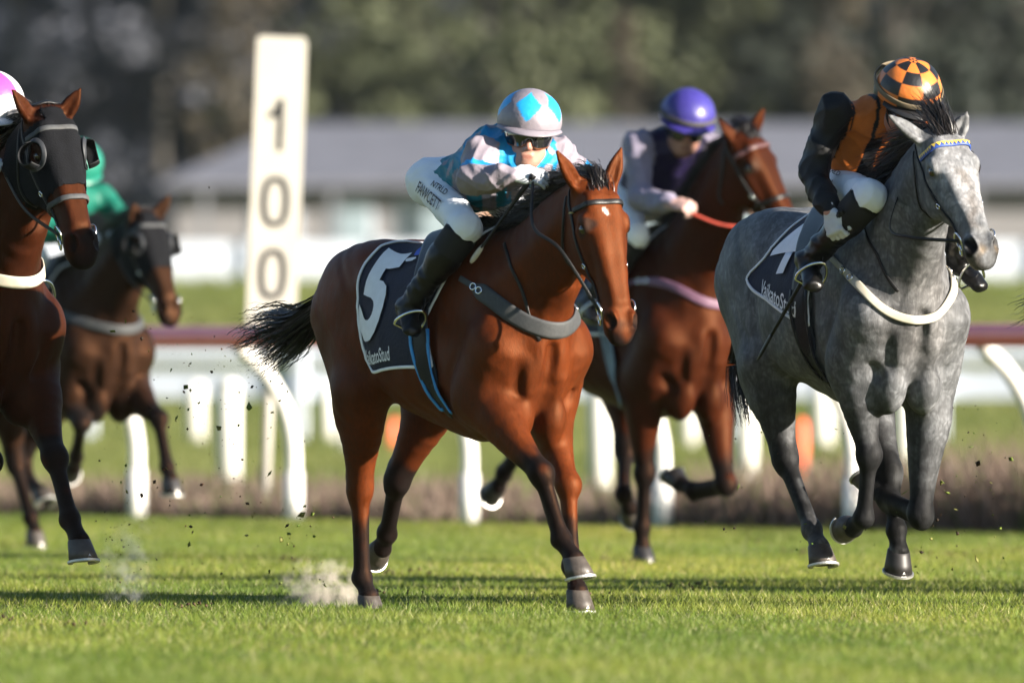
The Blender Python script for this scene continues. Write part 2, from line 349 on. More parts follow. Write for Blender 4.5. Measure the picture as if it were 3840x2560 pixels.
# joints of every figure in its own frame (x forward, y to its left, z up), metres
POSES = {'main': {'loc': [-0.2562, 60.3, 0.0], 'rz': -1.02974, 'sc': 1.0, 'RF': {'E': [0.52, -0.18, 0.9], 'K': [0.9498, -0.13, 0.5782], 'F': [1.0437, -0.09, 0.3081], 'C': [1.1273, -0.08, 0.2263]},
 'LF': {'E': [0.44, 0.17, 0.9], 'K': [0.7506, 0.12, 0.5312], 'F': [0.8157, 0.1, 0.1934], 'C': [0.877, 0.09, 0.089], 'flat': True, 'from': 0.5},
 'RH': {'K': [-0.5038, -0.15, 0.5002], 'F': [-0.5179, -0.13, 0.1276], 'C': [-0.4622, -0.13, 0.0482], 'S': [-0.4, -0.2, 0.92], 'flat': True, 'from': 0.45},
 'LH': {'K': [-0.6167, 0.1, 0.5378], 'F': [-0.8012, 0.16, 0.3089], 'C': [-0.863, 0.17, 0.2491], 'S': [-0.42, 0.2, 0.94]},
 'poll': [1.2207, 0.0, 1.7754], 'muzzle': [1.4318, 0.0, 1.1711], 'side': [0.12, 1.0, 0.0], 'earR': [1.1907, -0.2047, 1.9153], 'earL': [1.1607, 0.1297, 1.9281], 'tail': {'path': [[-0.8, 0.0, 1.4], [-1.2943, 0.05, 1.2128], [-1.5055, 0.08, 1.1732], [-1.7005, 0.1, 1.1332], [-1.8386, 0.1, 1.1046]], 'rad': [0.03, 0.07, 0.11, 0.135, 0.14], 'n': 820, 'flat': 1.0}},
 'rider_main': {'loc': [-0.2562, 60.3, 0.0], 'rz': -1.02974, 'sc': 1.0, 'j': {'hipR': [0.05, -0.12, 1.79], 'hipL': [0.05, 0.12, 1.8], 'knR': [0.47, -0.21, 1.6], 'knL': [0.4, 0.18, 1.58], 'anR': [0.235, -0.33, 1.29], 'anL': [0.2, 0.32, 1.28], 'toR': [0.3179, -0.37, 1.1791], 'toL': [0.36, 0.36, 1.2], 'shR': [0.5655, -0.19, 1.9031], 'shL': [0.56, 0.19, 1.9], 'elR': [0.6321, -0.275, 1.7997], 'elL': [0.66, 0.28, 1.78], 'wrR': [0.8098, -0.18, 1.8161], 'wrL': [0.84, 0.12, 1.8], 'head': [0.6269, 0.0, 1.976], 'face': [0.84, -0.46, -0.12], 'up': [0.13, 0.04, 1.0]},
 'hands': {'R': {'d': [0.52, 0.84, -0.06], 'back': [0.7, -0.4, 0.55], 'side': [-0.3, 0.0, 0.9], 'curl': [0.35, 0.5, 0.4]},
 'L': {'d': [0.8, -0.35, -0.2], 'back': [0.2, 0.1, 0.9], 'side': [0, -1, 0]}}},
 'text_main': [[0.1827, -0.22, 1.7344], [0.2409, -0.2, 1.7686]], 'whip_main': {'a': [0.8641, -0.13, 1.7982], 'b': [0.6129, -0.27, 1.4527]},
 'bb_main': [[0.4502, -0.27, 1.4036], [0.5696, -0.27, 1.3719], [0.6718, -0.26, 1.3338], [0.7775, -0.22, 1.2693], [0.7831, -0.12, 1.2007], [0.7675, -0.02, 1.1698], [0.7951, 0.08, 1.1788], [0.8039, 0.15, 1.2254], [0.55, 0.24, 1.24], [0.38, 0.27, 1.35]], 'grey': {'loc': [1.3925, 60.8, 0.11], 'rz': -1.16937, 'sc': 1.02, 'RF': {'E': [0.52, -0.18, 0.9], 'K': [0.5749, -0.13, 0.5294], 'F': [0.5244, -0.13, 0.2709], 'C': [0.4179, -0.13, 0.2312], 'black': -0.1},
 'LF': {'E': [0.5, 0.18, 0.84], 'K': [0.5379, 0.12, 0.2809], 'F': [0.2449, 0.1, 0.3465], 'C': [0.1687, 0.08, 0.3824], 'black': -0.1},
 'RH': {'S': [-0.3, -0.2, 0.9], 'K': [-0.2052, -0.16, 0.5089], 'F': [0.0463, -0.15, 0.2162], 'C': [0.1191, -0.15, 0.1473], 'black': -0.2},
 'LH': {'S': [-0.22, 0.2, 0.88], 'K': [0.1838, 0.14, 0.4543], 'F': [0.2995, 0.12, 0.2177], 'C': [0.3208, 0.12, 0.1296], 'black': -0.2, 'dark': True},
 'poll': [1.1376, -0.04, 1.8614], 'muzzle': [1.4753, -0.0, 1.3692], 'side': [0.05, 1.0, 0.02], 'earR': [1.1176, -0.2917, 1.9199], 'earL': [1.1176, 0.0652, 1.9332], 'tail': {'path': [[-0.8, 0.0, 1.38], [-0.9876, -0.0, 0.9862], [-1.0015, -0.0, 0.8624], [-0.9599, -0.0, 0.7499], [-0.9183, -0.0, 0.6376]], 'rad': [0.03, 0.05, 0.06, 0.07, 0.06], 'n': 300}},
 'rider_grey': {'loc': [1.3925, 60.8, 0.11], 'rz': -1.16937, 'sc': 1.02, 'j': {'hipR': [0.1817, -0.12, 1.6482], 'hipL': [0.1817, 0.12, 1.6482], 'knR': [0.737, -0.2, 1.5925], 'knL': [0.737, 0.2, 1.5925], 'anR': [0.4469, -0.33, 1.3422], 'anL': [0.4469, 0.33, 1.3422], 'toR': [0.576, -0.37, 1.2317], 'toL': [0.576, 0.37, 1.2317], 'shR': [0.4744, -0.24, 1.9412], 'shL': [0.46, 0.17, 1.9], 'elR': [0.4158, -0.31, 1.6998], 'elL': [0.62, 0.28, 1.72], 'wrR': [0.6259, -0.33, 1.5274], 'wrL': [0.85, 0.1, 1.75], 'head': [0.6628, 0.0, 1.9673], 'face': [0.88, 0.05, -0.5], 'up': [0.5, -0.05, 0.88]},
 'hands': {'R': {'d': [0.35, 0.1, -0.9], 'back': [0.5, -0.85, 0.1], 'side': [0.8, 0.4, 0], 'curl': [0.9, 1.1, 0.7]},
 'L': {'d': [0.8, -0.3, -0.4], 'back': [0.3, 0.1, 0.9], 'side': [0, -1, 0]}}},
 'text_grey': [[0.4156, -0.24, 1.6451], [0.4301, -0.22, 1.6945]], 'whip_grey': {'a': [0.6827, -0.31, 1.5214], 'b': [-0.0398, -0.36, 0.919]},
 'bb_grey': [[0.34, -0.25, 1.38], [0.6607, -0.27, 1.3027], [0.7315, -0.26, 1.2093], [0.811, -0.2, 1.1216], [0.8025, -0.1, 1.0834], [0.7681, -0.0, 1.0759], [0.8038, 0.08, 1.0891], [0.7828, 0.15, 1.1385], [0.5, 0.25, 1.28], [0.34, 0.25, 1.38]], 'purple': {'loc': [0.5755, 74.0, 0.0], 'rz': -1.02974, 'sc': 1.05, 'RF': {'E': [0.46, -0.18, 0.9], 'K': [0.4259, -0.14, 0.4393], 'F': [0.3872, -0.13, 0.1783], 'C': [0.3872, -0.13, 0.0779], 'flat': True, 'dark': True},
 'LF': {'E': [0.5, 0.18, 0.9], 'K': [0.7281, 0.14, 0.3882], 'F': [0.4425, 0.13, 0.356], 'C': [0.3183, 0.13, 0.389], 'dark': True},
 'LH': {'S': [-0.28, 0.2, 0.9], 'K': [-0.1789, 0.12, 0.5457], 'F': [0.0003, -0.0004, 0.3374], 'C': [-0.0381, 0.06, 0.2646]},
 'RH': {'S': [-0.46, -0.2, 0.95], 'K': [-0.657, -0.16, 0.5967], 'F': [-0.875, -0.16, 0.4302], 'C': [-0.9317, -0.16, 0.3675], 'dark': True},
 'poll': [1.0575, 0.1, 2.0939], 'muzzle': [1.2362, 0.24, 1.6593], 'side': [-0.35, 1.0, 0.0], 'earR': [1.0075, -0.0778, 2.1682], 'earL': [1.0075, 0.1862, 2.2249], 'tail': {'path': [[-0.8, 0.0, 1.4], [-1.0, 0.02, 1.3], [-1.2, 0.04, 1.2], [-1.4, 0.05, 1.15]], 'rad': [0.03, 0.06, 0.08, 0.09], 'n': 120}},
 'rider_purple': {'loc': [0.5755, 74.0, 0.0], 'rz': -1.02974, 'sc': 1.05, 'j': {'hipR': [0.1759, -0.12, 1.7902], 'hipL': [0.1759, 0.12, 1.7902], 'knR': [0.47, -0.22, 1.6], 'knL': [0.47, 0.22, 1.6], 'anR': [0.235, -0.33, 1.29], 'anL': [0.235, 0.33, 1.29], 'toR': [0.36, -0.37, 1.2], 'toL': [0.36, 0.37, 1.2], 'shR': [0.4527, -0.19, 2.041], 'shL': [0.4527, 0.19, 2.041], 'elR': [0.5467, -0.24, 1.786], 'elL': [0.5467, 0.24, 1.786], 'wrR': [0.844, -0.24, 1.7508], 'wrL': [0.844, 0.24, 1.7508], 'head': [0.5786, -0.0, 2.119], 'face': [0.84, -0.38, -0.28], 'up': [0.26, 0.02, 0.95]},
 'hands': {'R': {'d': [0.8, 0.3, -0.1], 'back': [0.3, -0.5, 0.8], 'side': [0, 0.7, 0.5], 'curl': [0.9, 1.1, 0.7]},
 'L': {'d': [0.8, -0.3, -0.1], 'back': [0.3, 0.5, 0.8], 'side': [0, -0.7, 0.5], 'curl': [0.9, 1.1, 0.7]}}},
 'bb_purple': [[0.34, -0.26, 1.36], [0.6127, -0.25, 1.4476], [0.7869, -0.22, 1.369], [0.8469, -0.12, 1.2913], [0.8502, -0.0, 1.2331], [0.8859, 0.1, 1.2526], [0.52, 0.24, 1.28], [0.36, 0.26, 1.38]], 'left': {'loc': [-2.5166, 62.0, 0.03], 'rz': -1.0821, 'sc': 1.06, 'LF': {'E': [0.56, 0.18, 0.9], 'K': [0.8871, 0.13, 0.5674], 'F': [1.0459, 0.12, 0.3219], 'C': [1.1331, 0.12, 0.2318]},
 'RF': {'E': [0.46, -0.18, 0.9], 'K': [0.8202, -0.13, 0.5518], 'F': [0.5284, -0.12, 0.3881], 'C': [0.4292, -0.12, 0.3872]},
 'RH': {'K': [-0.62, -0.14, 0.56], 'F': [-0.55, -0.13, 0.2], 'C': [-0.48, -0.13, 0.12]},
 'LH': {'K': [-0.5, 0.14, 0.55], 'F': [-0.35, 0.13, 0.22], 'C': [-0.28, 0.13, 0.14]},
 'poll': [1.1109, 0.02, 1.9601], 'muzzle': [1.4116, 0.03, 1.3986], 'side': [0.06, 1.0, 0.0], 'earR': [1.0909, -0.1606, 2.0445], 'earL': [1.0809, 0.1517, 2.0527], 'tail': {'path': [[-0.8, 0.0, 1.4], [-1.0, 0.02, 1.3], [-1.2, 0.04, 1.2], [-1.4, 0.05, 1.15]], 'rad': [0.03, 0.06, 0.08, 0.09], 'n': 120}},
 'rider_left': {'loc': [-2.5766, 62.0, 0.03], 'rz': -1.0821, 'sc': 1.06, 'j': {'hipR': [0.05, -0.12, 1.79], 'hipL': [0.05, 0.12, 1.79], 'knR': [0.47, -0.21, 1.6], 'knL': [0.47, 0.21, 1.6], 'anR': [0.235, -0.33, 1.29], 'anL': [0.235, 0.33, 1.29], 'toR': [0.36, -0.37, 1.2], 'toL': [0.36, 0.37, 1.2], 'shR': [0.44, -0.19, 2.0], 'shL': [0.44, 0.19, 2.0], 'elR': [0.62, -0.25, 1.82], 'elL': [0.62, 0.25, 1.82], 'wrR': [0.8, -0.12, 1.76], 'wrL': [0.8, 0.12, 1.76], 'head': [0.6758, 0.0, 1.9288], 'face': [0.84, -0.42, -0.25], 'up': [0.28, 0.02, 1.0]},
 'hands': {'R': {'d': [0.8, 0.3, -0.1], 'back': [0.3, -0.5, 0.8], 'side': [0, 0.7, 0.5], 'curl': [0.9, 1.1, 0.7]},
 'L': {'d': [0.8, -0.3, -0.1], 'back': [0.3, 0.5, 0.8], 'side': [0, -0.7, 0.5], 'curl': [0.9, 1.1, 0.7]}}},
 'bb_left': [[0.34, -0.25, 1.42], [0.5, -0.24, 1.36], [0.62, -0.2, 1.32], [0.7825, -0.04, 1.2692], [0.7491, 0.06, 1.2825], [0.7733, 0.12, 1.3202], [0.52, 0.22, 1.36], [0.34, 0.25, 1.42]], 'dark': {'loc': [-2.5396, 79.0, 0.0], 'rz': -1.0472, 'sc': 1.0, 'LF': {'E': [0.52, 0.18, 0.9], 'K': [0.9992, 0.13, 0.7209], 'F': [1.1147, 0.12, 0.4599], 'C': [1.1541, 0.12, 0.3948], 'dark': True},
 'RF': {'E': [0.44, -0.18, 0.9], 'K': [0.6855, -0.18, 0.6985], 'F': [0.4991, -0.1129, 0.515], 'C': [0.4247, -0.0878, 0.4531], 'dark': True},
 'RH': {'S': [-0.2, -0.18, 0.86], 'K': [-0.2022, -0.12, 0.4813], 'F': [-0.0335, -0.11, 0.1739], 'C': [0.0133, -0.11, 0.098]},
 'LH': {'S': [-0.24, 0.2, 0.88], 'K': [-0.4306, 0.06, 0.5383], 'F': [-0.3679, 0.06, 0.3689], 'C': [-0.2364, 0.06, 0.311]},
 'poll': [1.1408, -0.0, 1.8391], 'muzzle': [1.4402, 0.0, 1.2985], 'side': [0.02, 1.0, 0.0], 'earR': [1.1008, -0.074, 1.8971], 'earL': [1.1008, 0.1491, 1.9462], 'tail': {'path': [[-0.8, 0.0, 1.4], [-1.0, 0.02, 1.3], [-1.2, 0.04, 1.2], [-1.4, 0.05, 1.15]], 'rad': [0.03, 0.06, 0.08, 0.09], 'n': 120}},
 'rider_dark': {'loc': [-2.6596, 79.0, 0.0], 'rz': -1.0472, 'sc': 1.0, 'j': {'hipR': [0.05, -0.12, 1.79], 'hipL': [0.05, 0.12, 1.79], 'knR': [0.47, -0.21, 1.6], 'knL': [0.47, 0.21, 1.6], 'anR': [0.235, -0.33, 1.29], 'anL': [0.235, 0.33, 1.29], 'toR': [0.36, -0.37, 1.2], 'toL': [0.36, 0.37, 1.2], 'shR': [0.48, -0.19, 1.93], 'shL': [0.48, 0.19, 1.93], 'elR': [0.66, -0.26, 1.78], 'elL': [0.66, 0.26, 1.78], 'wrR': [0.8, -0.12, 1.72], 'wrL': [0.8, 0.12, 1.72], 'head': [0.4524, 0.05, 2.0573], 'face': [0.84, -0.42, -0.45], 'up': [0.42, 0.02, 1.0]},
 'hands': {'R': {'d': [0.8, 0.3, -0.1], 'back': [0.3, -0.5, 0.8], 'side': [0, 0.7, 0.5], 'curl': [0.9, 1.1, 0.7]},
 'L': {'d': [0.8, -0.3, -0.1], 'back': [0.3, 0.5, 0.8], 'side': [0, -0.7, 0.5], 'curl': [0.9, 1.1, 0.7]}}},
 'bb_dark': [[0.34, -0.25, 1.36], [0.5, -0.25, 1.28], [0.64, -0.18, 1.2], [0.74, 0.0, 1.16], [0.64, 0.18, 1.2], [0.5, 0.25, 1.28], [0.34, 0.25, 1.36]]}

# ------------------------------------------------------------------ horses
TORSO = [(.69, 1.10, .145, .21), (.60, 1.105, .205, .325), (.45, 1.125, .235, .40), (.30, 1.135, .258, .43), (.10, 1.15, .285, .40),
         (-.10, 1.165, .29, .365), (-.30, 1.20, .275, .325), (-.45, 1.245, .255, .285), (-.60, 1.27, .22, .24), (-.72, 1.27, .16, .185)]
def leg_default(front, sgn):
    return dict(S=V(.66, .17 * sgn, 1.10), E=V(.44, .175 * sgn, .92)) if front else dict(S=V(-.36, .2 * sgn, .96))

def horse_field(p, h):
    xs = [q[0] for k in ('RF', 'LF', 'RH', 'LH') for q in p[k].values() if hasattr(q, '__len__')] + [p['muzzle'][0], p['poll'][0]]
    lo = V(min(min(xs) - .16, -.98), -.42, -.02); hi = V(max(xs) + .18, .42, 2.2)
    ys = [q[1] for k in ('RF', 'LF', 'RH', 'LH') for q in p[k].values() if hasattr(q, '__len__')] + [p['muzzle'][1], p['poll'][1]]
    lo[1] = min(lo[1], min(ys) - .14); hi[1] = max(hi[1], max(ys) + .14); hi[2] = max(p['poll'][2] + .36, 1.7)
    f = Field(lo, hi, h)
    # trunk
    f.chain([(x, 0, z, a, b) for x, z, a, b in TORSO], .02, n=3)
    f.chain([(.50, 0, 1.44, .07, .07), (.34, 0, 1.525, .05, .055), (.15, 0, 1.50, .06, .05), (-.05, 0, 1.46, .08, .05)], .08)
    for s in (-1, 1):
        f.ell((-.42, .10 * s, 1.40), (.26, .145, .155), .08)
        f.ell((-.30, .20 * s, 1.36), (.07, .05, .05), .07)
        f.ell((-.62, .12 * s, 1.30), (.20, .125, .20), .08)
        f.ell((.05, .19 * s, 1.08), (.30, .10, .22), .08)
        # shoulder blade, point of shoulder, pectorals
        f.cone((.36, .12 * s, 1.44), (.62, .165 * s, 1.14), (.06, .10), (.075, .095), .06, side=(0, 1, 0))
        f.ell((.635, .180 * s, 1.09), (.09, .08, .14), .07)
        f.ell((.69, .086 * s, 1.02), (.095, .088, .17), .04)
        f.ell((.65, .078 * s, .83), (.10, .074, .135), .025)
        f.ell((.40, .195 * s, 1.02), (.15, .065, .14), .05)
        f.ell((.56, .185 * s, .94), (.115, .09, .16), .06)
        f.ell((.45, .11 * s, .87), (.14, .09, .10), .06)
    f.cone((.815, 0, 1.10), (.77, 0, .86), .020, .028, .05, sub=True)
    for s in (-1, 1):   # furrows between the muscles
        f.cone((.79, .150 * s, 1.05), (.75, .125 * s, .90), .016, .026, .04, sub=True)
        f.cone((.62, .235 * s, 1.02), (.70, .15 * s, .86), .014, .016, .04, sub=True)
        f.cone((.73, .20 * s, 1.22), (.54, .21 * s, 1.42), .012, .012, .06, sub=True)
        f.cone((.27, .275 * s, 1.30), (.30, .28 * s, .98), .010, .012, .06, sub=True)
        f.cone((.50, .275 * s, 1.10), (.42, .28 * s, .93), .008, .010, .05, sub=True)
        f.cone((-.80, .19 * s, 1.30), (-.70, .22 * s, 1.02), .008, .010, .05, sub=True)
        f.cone((-.27, .30 * s, 1.22), (-.24, .29 * s, 1.02), .015, .020, .07, sub=True)
    f.cone((-.70, 0, 1.46), (-.82, 0, 1.36), .07, .045, .06)
    # neck
    pl = V(*p['poll']); mz = V(*p['muzzle']); hf = unit(mz - pl); hs = unit(V(*p['side'])); hs = unit(hs - hf * (hs @ hf)); hu = np.cross(hf, hs)
    nb = V(.45, 0, 1.27); nt_ = pl - hu * .11 + hf * .04
    c1 = lerp(nb, nt_, .36) + V(0, 0, -.02); c2 = lerp(nb, nt_, .70) + V(0, 0, .012)
    f.chain([(*nb, .185, .30), (*c1, .145, .235), (*c2, .108, .18), (*nt_, .086, .125)], .10, n=4)
    for s in (-1, 1):   # muscle line of the neck, windpipe groove
        f.cone(lerp(nb, nt_, .15) + V(.05, .10 * s, .0), lerp(nb, nt_, .85) + V(0, .05 * s, .0), .075, .045, .05)
    f.cone(nb + V(.22, 0, -.13), nt_ + hf * .10 - hu * .07, .06, .05, .06)
    WS, DS = p.get('hw', 1.16), 1.12; TS = float(np.clip(np.linalg.norm(mz - pl) / .605, .92, 1.06))
    H = lambda t, s, u: pl + hf * t * TS + hs * s * WS + hu * u * DS
    # head: stations (t along the face, half width, front, back)
    ST = [(-.01, .060, -.03, -.13), (.07, .083, -.008, -.185), (.16, .094, .0, -.225), (.25, .082, -.004, -.225), (.34, .062, -.012, -.165),
          (.43, .054, -.020, -.130), (.51, .055, -.022, -.122), (.57, .058, -.030, -.122), (.605, .046, -.045, -.112)]
    f.chain([(*H(t, 0, (a + b) / 2), w * WS, (a - b) / 2 * DS) for t, w, a, b in ST], .05, side=hs, n=7)
    A = np.array([hf, hs, hu])
    for s in (-1, 1):
        f.ell(H(.20, .062 * s, -.165), (.105, .026, .075), .03, A)              # cheek
        f.ell(H(.145, .080 * s, -.040), (.046, .022, .030), .025, A)            # orbit
        f.cone(H(.17, .085 * s, -.075), H(.34, .056 * s, -.085), .016, .011, .025)  # facial crest
        f.cone(H(.06, .045 * s, -.030), H(.47, .020 * s, -.036), .030, .022, .035)   # nasal bone edges
        f.ell(H(.545, .043 * s, -.042), (.048, .030, .038), .02, A)             # nostril wing
        f.ell(H(.585, .022 * s, -.075), (.030, .026, .036), .02, A)             # upper lip
        f.ell(H(.168, .104 * s, -.046), (.028, .020, .018), .006, A, sub=True)  # eye opening
        f.ell(H(.558, .060 * s, -.026), (.042, .032, .027), .008, A, sub=True)  # nostril
        f.cone(H(.40, .062 * s, -.02), H(.50, .060 * s, -.02), .010, .012, .03, sub=True)
        f.cone(H(.05, .088 * s, -.03), H(.09, .095 * s, -.028), .012, .012, .03, sub=True)
    f.ell(H(.575, 0, -.125), (.035, .032, .026), .025, A)                        # chin
    f.cone(H(.60, -.045, -.096), H(.60, .045, -.096), .005, .005, .012, sub=True)
    f.cone(H(.30, 0, -.20), H(.30, 0, -.30), .03, .03, .05, sub=True)
    # ears
    for key, s in (('earR', -1), ('earL', 1)):
        base = H(-.005, .058 * s, -.075); tip = V(*p[key]); d = unit(tip - base); Lg = np.linalg.norm(tip - base)
        face = unit(np.cross(d, unit(np.cross(V(*p.get('earface', hu)), d)))); w = unit(np.cross(d, face))
        f.chain([(*(base - d * .03), .030, .030), (*(base + d * Lg * .22), .034, .026), (*(base + d * Lg * .50), .036, .020), (*(base + d * Lg * .8), .020, .012), (*tip, .005, .005)], .03, side=w, n=3)
        f.chain_sub = None
        f.cone(base + d * Lg * .22 + face * .026, base + d * Lg * .85 + face * .014, (.020, .018), (.006, .008), .012, side=w, sub=True)
    # legs
    for key in ('RF', 'LF', 'RH', 'LH'):
        q = p[key]; s = -1 if key[0] == 'R' else 1
        K, Fe, C = (V(*q[k]) for k in 'KFC')
        if key[1] == 'F':
            d0 = leg_default(True, s); S = V(*q.get('S', d0['S'])); E = V(*q.get('E', d0['E']))
            f.cone(S, E, (.10, .12), (.09, .105), .06)
            ax = unit(K - E); fw = np.cross(V(0, 1, 0), ax); fw = -fw if fw @ V(1, 0, 0) < 0 else fw
            m = lerp(E, K, .30) + fw * .012
            f.chain([(*E, .098, .118), (*m, .092, .106), (*lerp(E, K, .62), .066, .074), (*lerp(E, K, .86), .049, .053), (*K, .050, .052)], .05, n=3)
            f.ell(lerp(E, K, .25) + V(0, .028 * s, 0) + fw * .03, (.05, .04, .10), .04, np.array([fw, V(0, 1, 0), ax]) if True else None)
            f.ell(E - fw * .04 - ax * .02, (.05, .045, .06), .04)
            f.ell(K + fw * .004, (.044, .047, .062), .03, np.array([fw, V(0, 1, 0), ax])); f.ell(K - fw * .026 + ax * .01, (.022, .024, .030), .02)
            r = (.034, .040)
        else:
            d0 = leg_default(False, s); S = V(*q.get('S', d0['S'])); hipj = V(-.52, .13 * s, 1.26)
            f.cone(hipj, S, (.135, .23), (.10, .15), .07)
            ax = unit(K - S); fw = np.cross(V(0, 1, 0), ax); fw = -fw if fw @ V(1, 0, 0) < 0 else fw
            f.ell(S + fw * .02, (.075, .07, .085), .05)
            f.chain([(*S, .104, .150), (*lerp(S, K, .35), .092, .118), (*lerp(S, K, .72), .062, .075), (*K, .050, .062)], .05, n=3)
            g = lerp(S, K, .30) - fw * .06
            f.cone(V(-.74, .12 * s, 1.24), g, (.105, .125), (.06, .065), .07)
            hp = K - fw * .052 - ax * .045                                       # point of hock
            f.cone(g, hp, .040, .020, .035); f.cone(hp, K + ax * .05 - fw * .012, .026, .026, .03)
            f.ell(K + fw * .006, (.050, .046, .072), .03, np.array([fw, V(0, 1, 0), ax]))
            r = (.037, .043)
        ca = unit(Fe - K); cf = np.cross(V(0, 1, 0), ca); cf = -cf if cf @ fw < 0 else cf
        f.chain([(*K, .046, .048), (*lerp(K, Fe, .22), *r), (*lerp(K, Fe, .6), r[0] * .88, r[1] * .92), (*lerp(K, Fe, .88), .035, .039), (*Fe, .041, .043)], .022, n=3)
        f.cone(lerp(K, Fe, .10) - cf * .036, Fe - cf * .036, .014, .016, .010)     # tendons
        f.ell(Fe - cf * .026 - V(0, 0, .0), (.022, .026, .026), .02)              # sesamoid / ergot
        f.chain([(*Fe, .040, .042), (*lerp(Fe, C, .55), .034, .037), (*C, .044, .046)], .02, n=2)
    return f, dict(pl=pl, hf=hf, hs=hs, hu=hu, H=H, nb=nb, nt=nt_, A=A)

def hoof_frame(Fe, C, s_ax=V(0, 1, 0)):
    a = unit(Fe - C); s_ = unit(s_ax - a * (s_ax @ a)); d = np.cross(s_, a); c, q = math.cos(.60), math.sin(.60)
    n = c * a + q * d; t = c * d - q * a; return n, t, s_
def make_hoof(parent, Fe, C, dark=False, flat=False):
    n, t, s_ = hoof_frame(Fe, C)
    if flat: n = V(0, 0, 1); t = V(1, 0, 0); s_ = V(0, 1, 0)
    mb = MB(); N = 28; ang = np.arange(N) * 2 * math.pi / N; rings = []
    for hgt, rl, rw, sh in ((.012, .036, .037, -.006), (.004, .049, .047, -.004), (-.008, .053, .049, -.001), (-.04, .060, .054, .010), (-.078, .067, .060, .022), (-.080, .060, .054, .022), (-.074, .03, .025, .018)):
        x = np.cos(ang); y = np.sin(ang); x = np.where(x < 0, x * .78, x)
        rings.append(C + n * hgt + (x * rl + sh)[:, None] * t + (y * rw)[:, None] * s_)
    F_ = [(i * N + j, i * N + (j + 1) % N, (i + 1) * N + (j + 1) % N, (i + 1) * N + j) for i in range(len(rings) - 1) for j in range(N)]
    F_.append(tuple((len(rings) - 1) * N + j for j in range(N))[::-1])
    P = np.vstack(rings); o = mesh_obj('hoof', P, [f[::-1] for f in F_], M['hoof_dark' if dark else 'hoof'], parent)
    # shoe: horseshoe band with a toe clip
    mb = MB(); a2 = np.linspace(-2.35, 2.35, 26); pts = []
    for q in a2:
        x, y = math.cos(q), math.sin(q); x = x * .78 if x < 0 else x
        pts.append(C - n * .083 + (x * .063 + .022) * t + y * .056 * s_)
    pv, pf = strap(pts, [-n] * len(pts), .020, .009); mb.add(pv, pf)
    mb.add([C - n * .083 + t * .088 + s_ * .013, C - n * .083 + t * .088 - s_ * .013, C - n * .060 + t * .082], [(0, 1, 2)])
    mb.build('horseshoe', M['shoe'], o, smooth=False)

def hair_mesh(roots, dirs, length, width, n_seg=7, droop=.3, curl=.06, jitter=.25, flow=None, seed=1, taper=.15):
    """tapered flat locks: roots (n,3), dirs (n,3) -> verts, quads"""
    r = np.random.default_rng(seed); n = len(roots); d = dirs + r.normal(0, jitter, (n, 3)); d /= np.linalg.norm(d, axis=1)[:, None]
    L = length * r.uniform(.6, 1.15, n); P = np.array(roots, float); steps = []
    ph = r.uniform(0, 6.28, n); ax = r.normal(0, 1, (n, 3))
    for i in range(n_seg + 1):
        steps.append(P.copy()); d = d + np.array([0, 0, -droop / n_seg]) + ax * (curl * np.sin(ph + i * 1.3))[:, None]
        if flow is not None: d = d + np.asarray(flow) / n_seg
        d /= np.linalg.norm(d, axis=1)[:, None]; P = P + d * (L / n_seg)[:, None]
    S = np.stack(steps, 1); T = np.gradient(S, axis=1); sd = np.cross(T, r.normal(0, 1, (n, 1, 3))); sd /= np.maximum(np.linalg.norm(sd, axis=2), 1e-9)[..., None]
    prof = np.interp(np.linspace(0, 1, n_seg + 1), [0, .25, .7, 1], [.7, 1, .7, taper]); w = (width * r.uniform(.5, 1.3, n))[:, None] * prof[None]
    VV = np.stack([S - sd * w[..., None], S + sd * w[..., None]], 2).reshape(-1, 3); m = (n_seg + 1) * 2
    b = (np.arange(n) * m)[:, None] + (np.arange(n_seg) * 2)[None]; Q = np.stack([b, b + 1, b + 3, b + 2], 2).reshape(-1, 4)
    return VV, Q

def paint(P, base, paints):
    c = np.tile(np.asarray(base, float), (len(P), 1))
    for fn, soft, col in paints:
        w = sstep(.5 - fn(P[:, 0], P[:, 1], P[:, 2]) / (2 * soft))[:, None]; c = c * (1 - w) + np.asarray(col) * w
    return c
def capf(p0, p1, r0, r1): return cone_fn(V(*p0), V(*p1), r0, r1)[0]

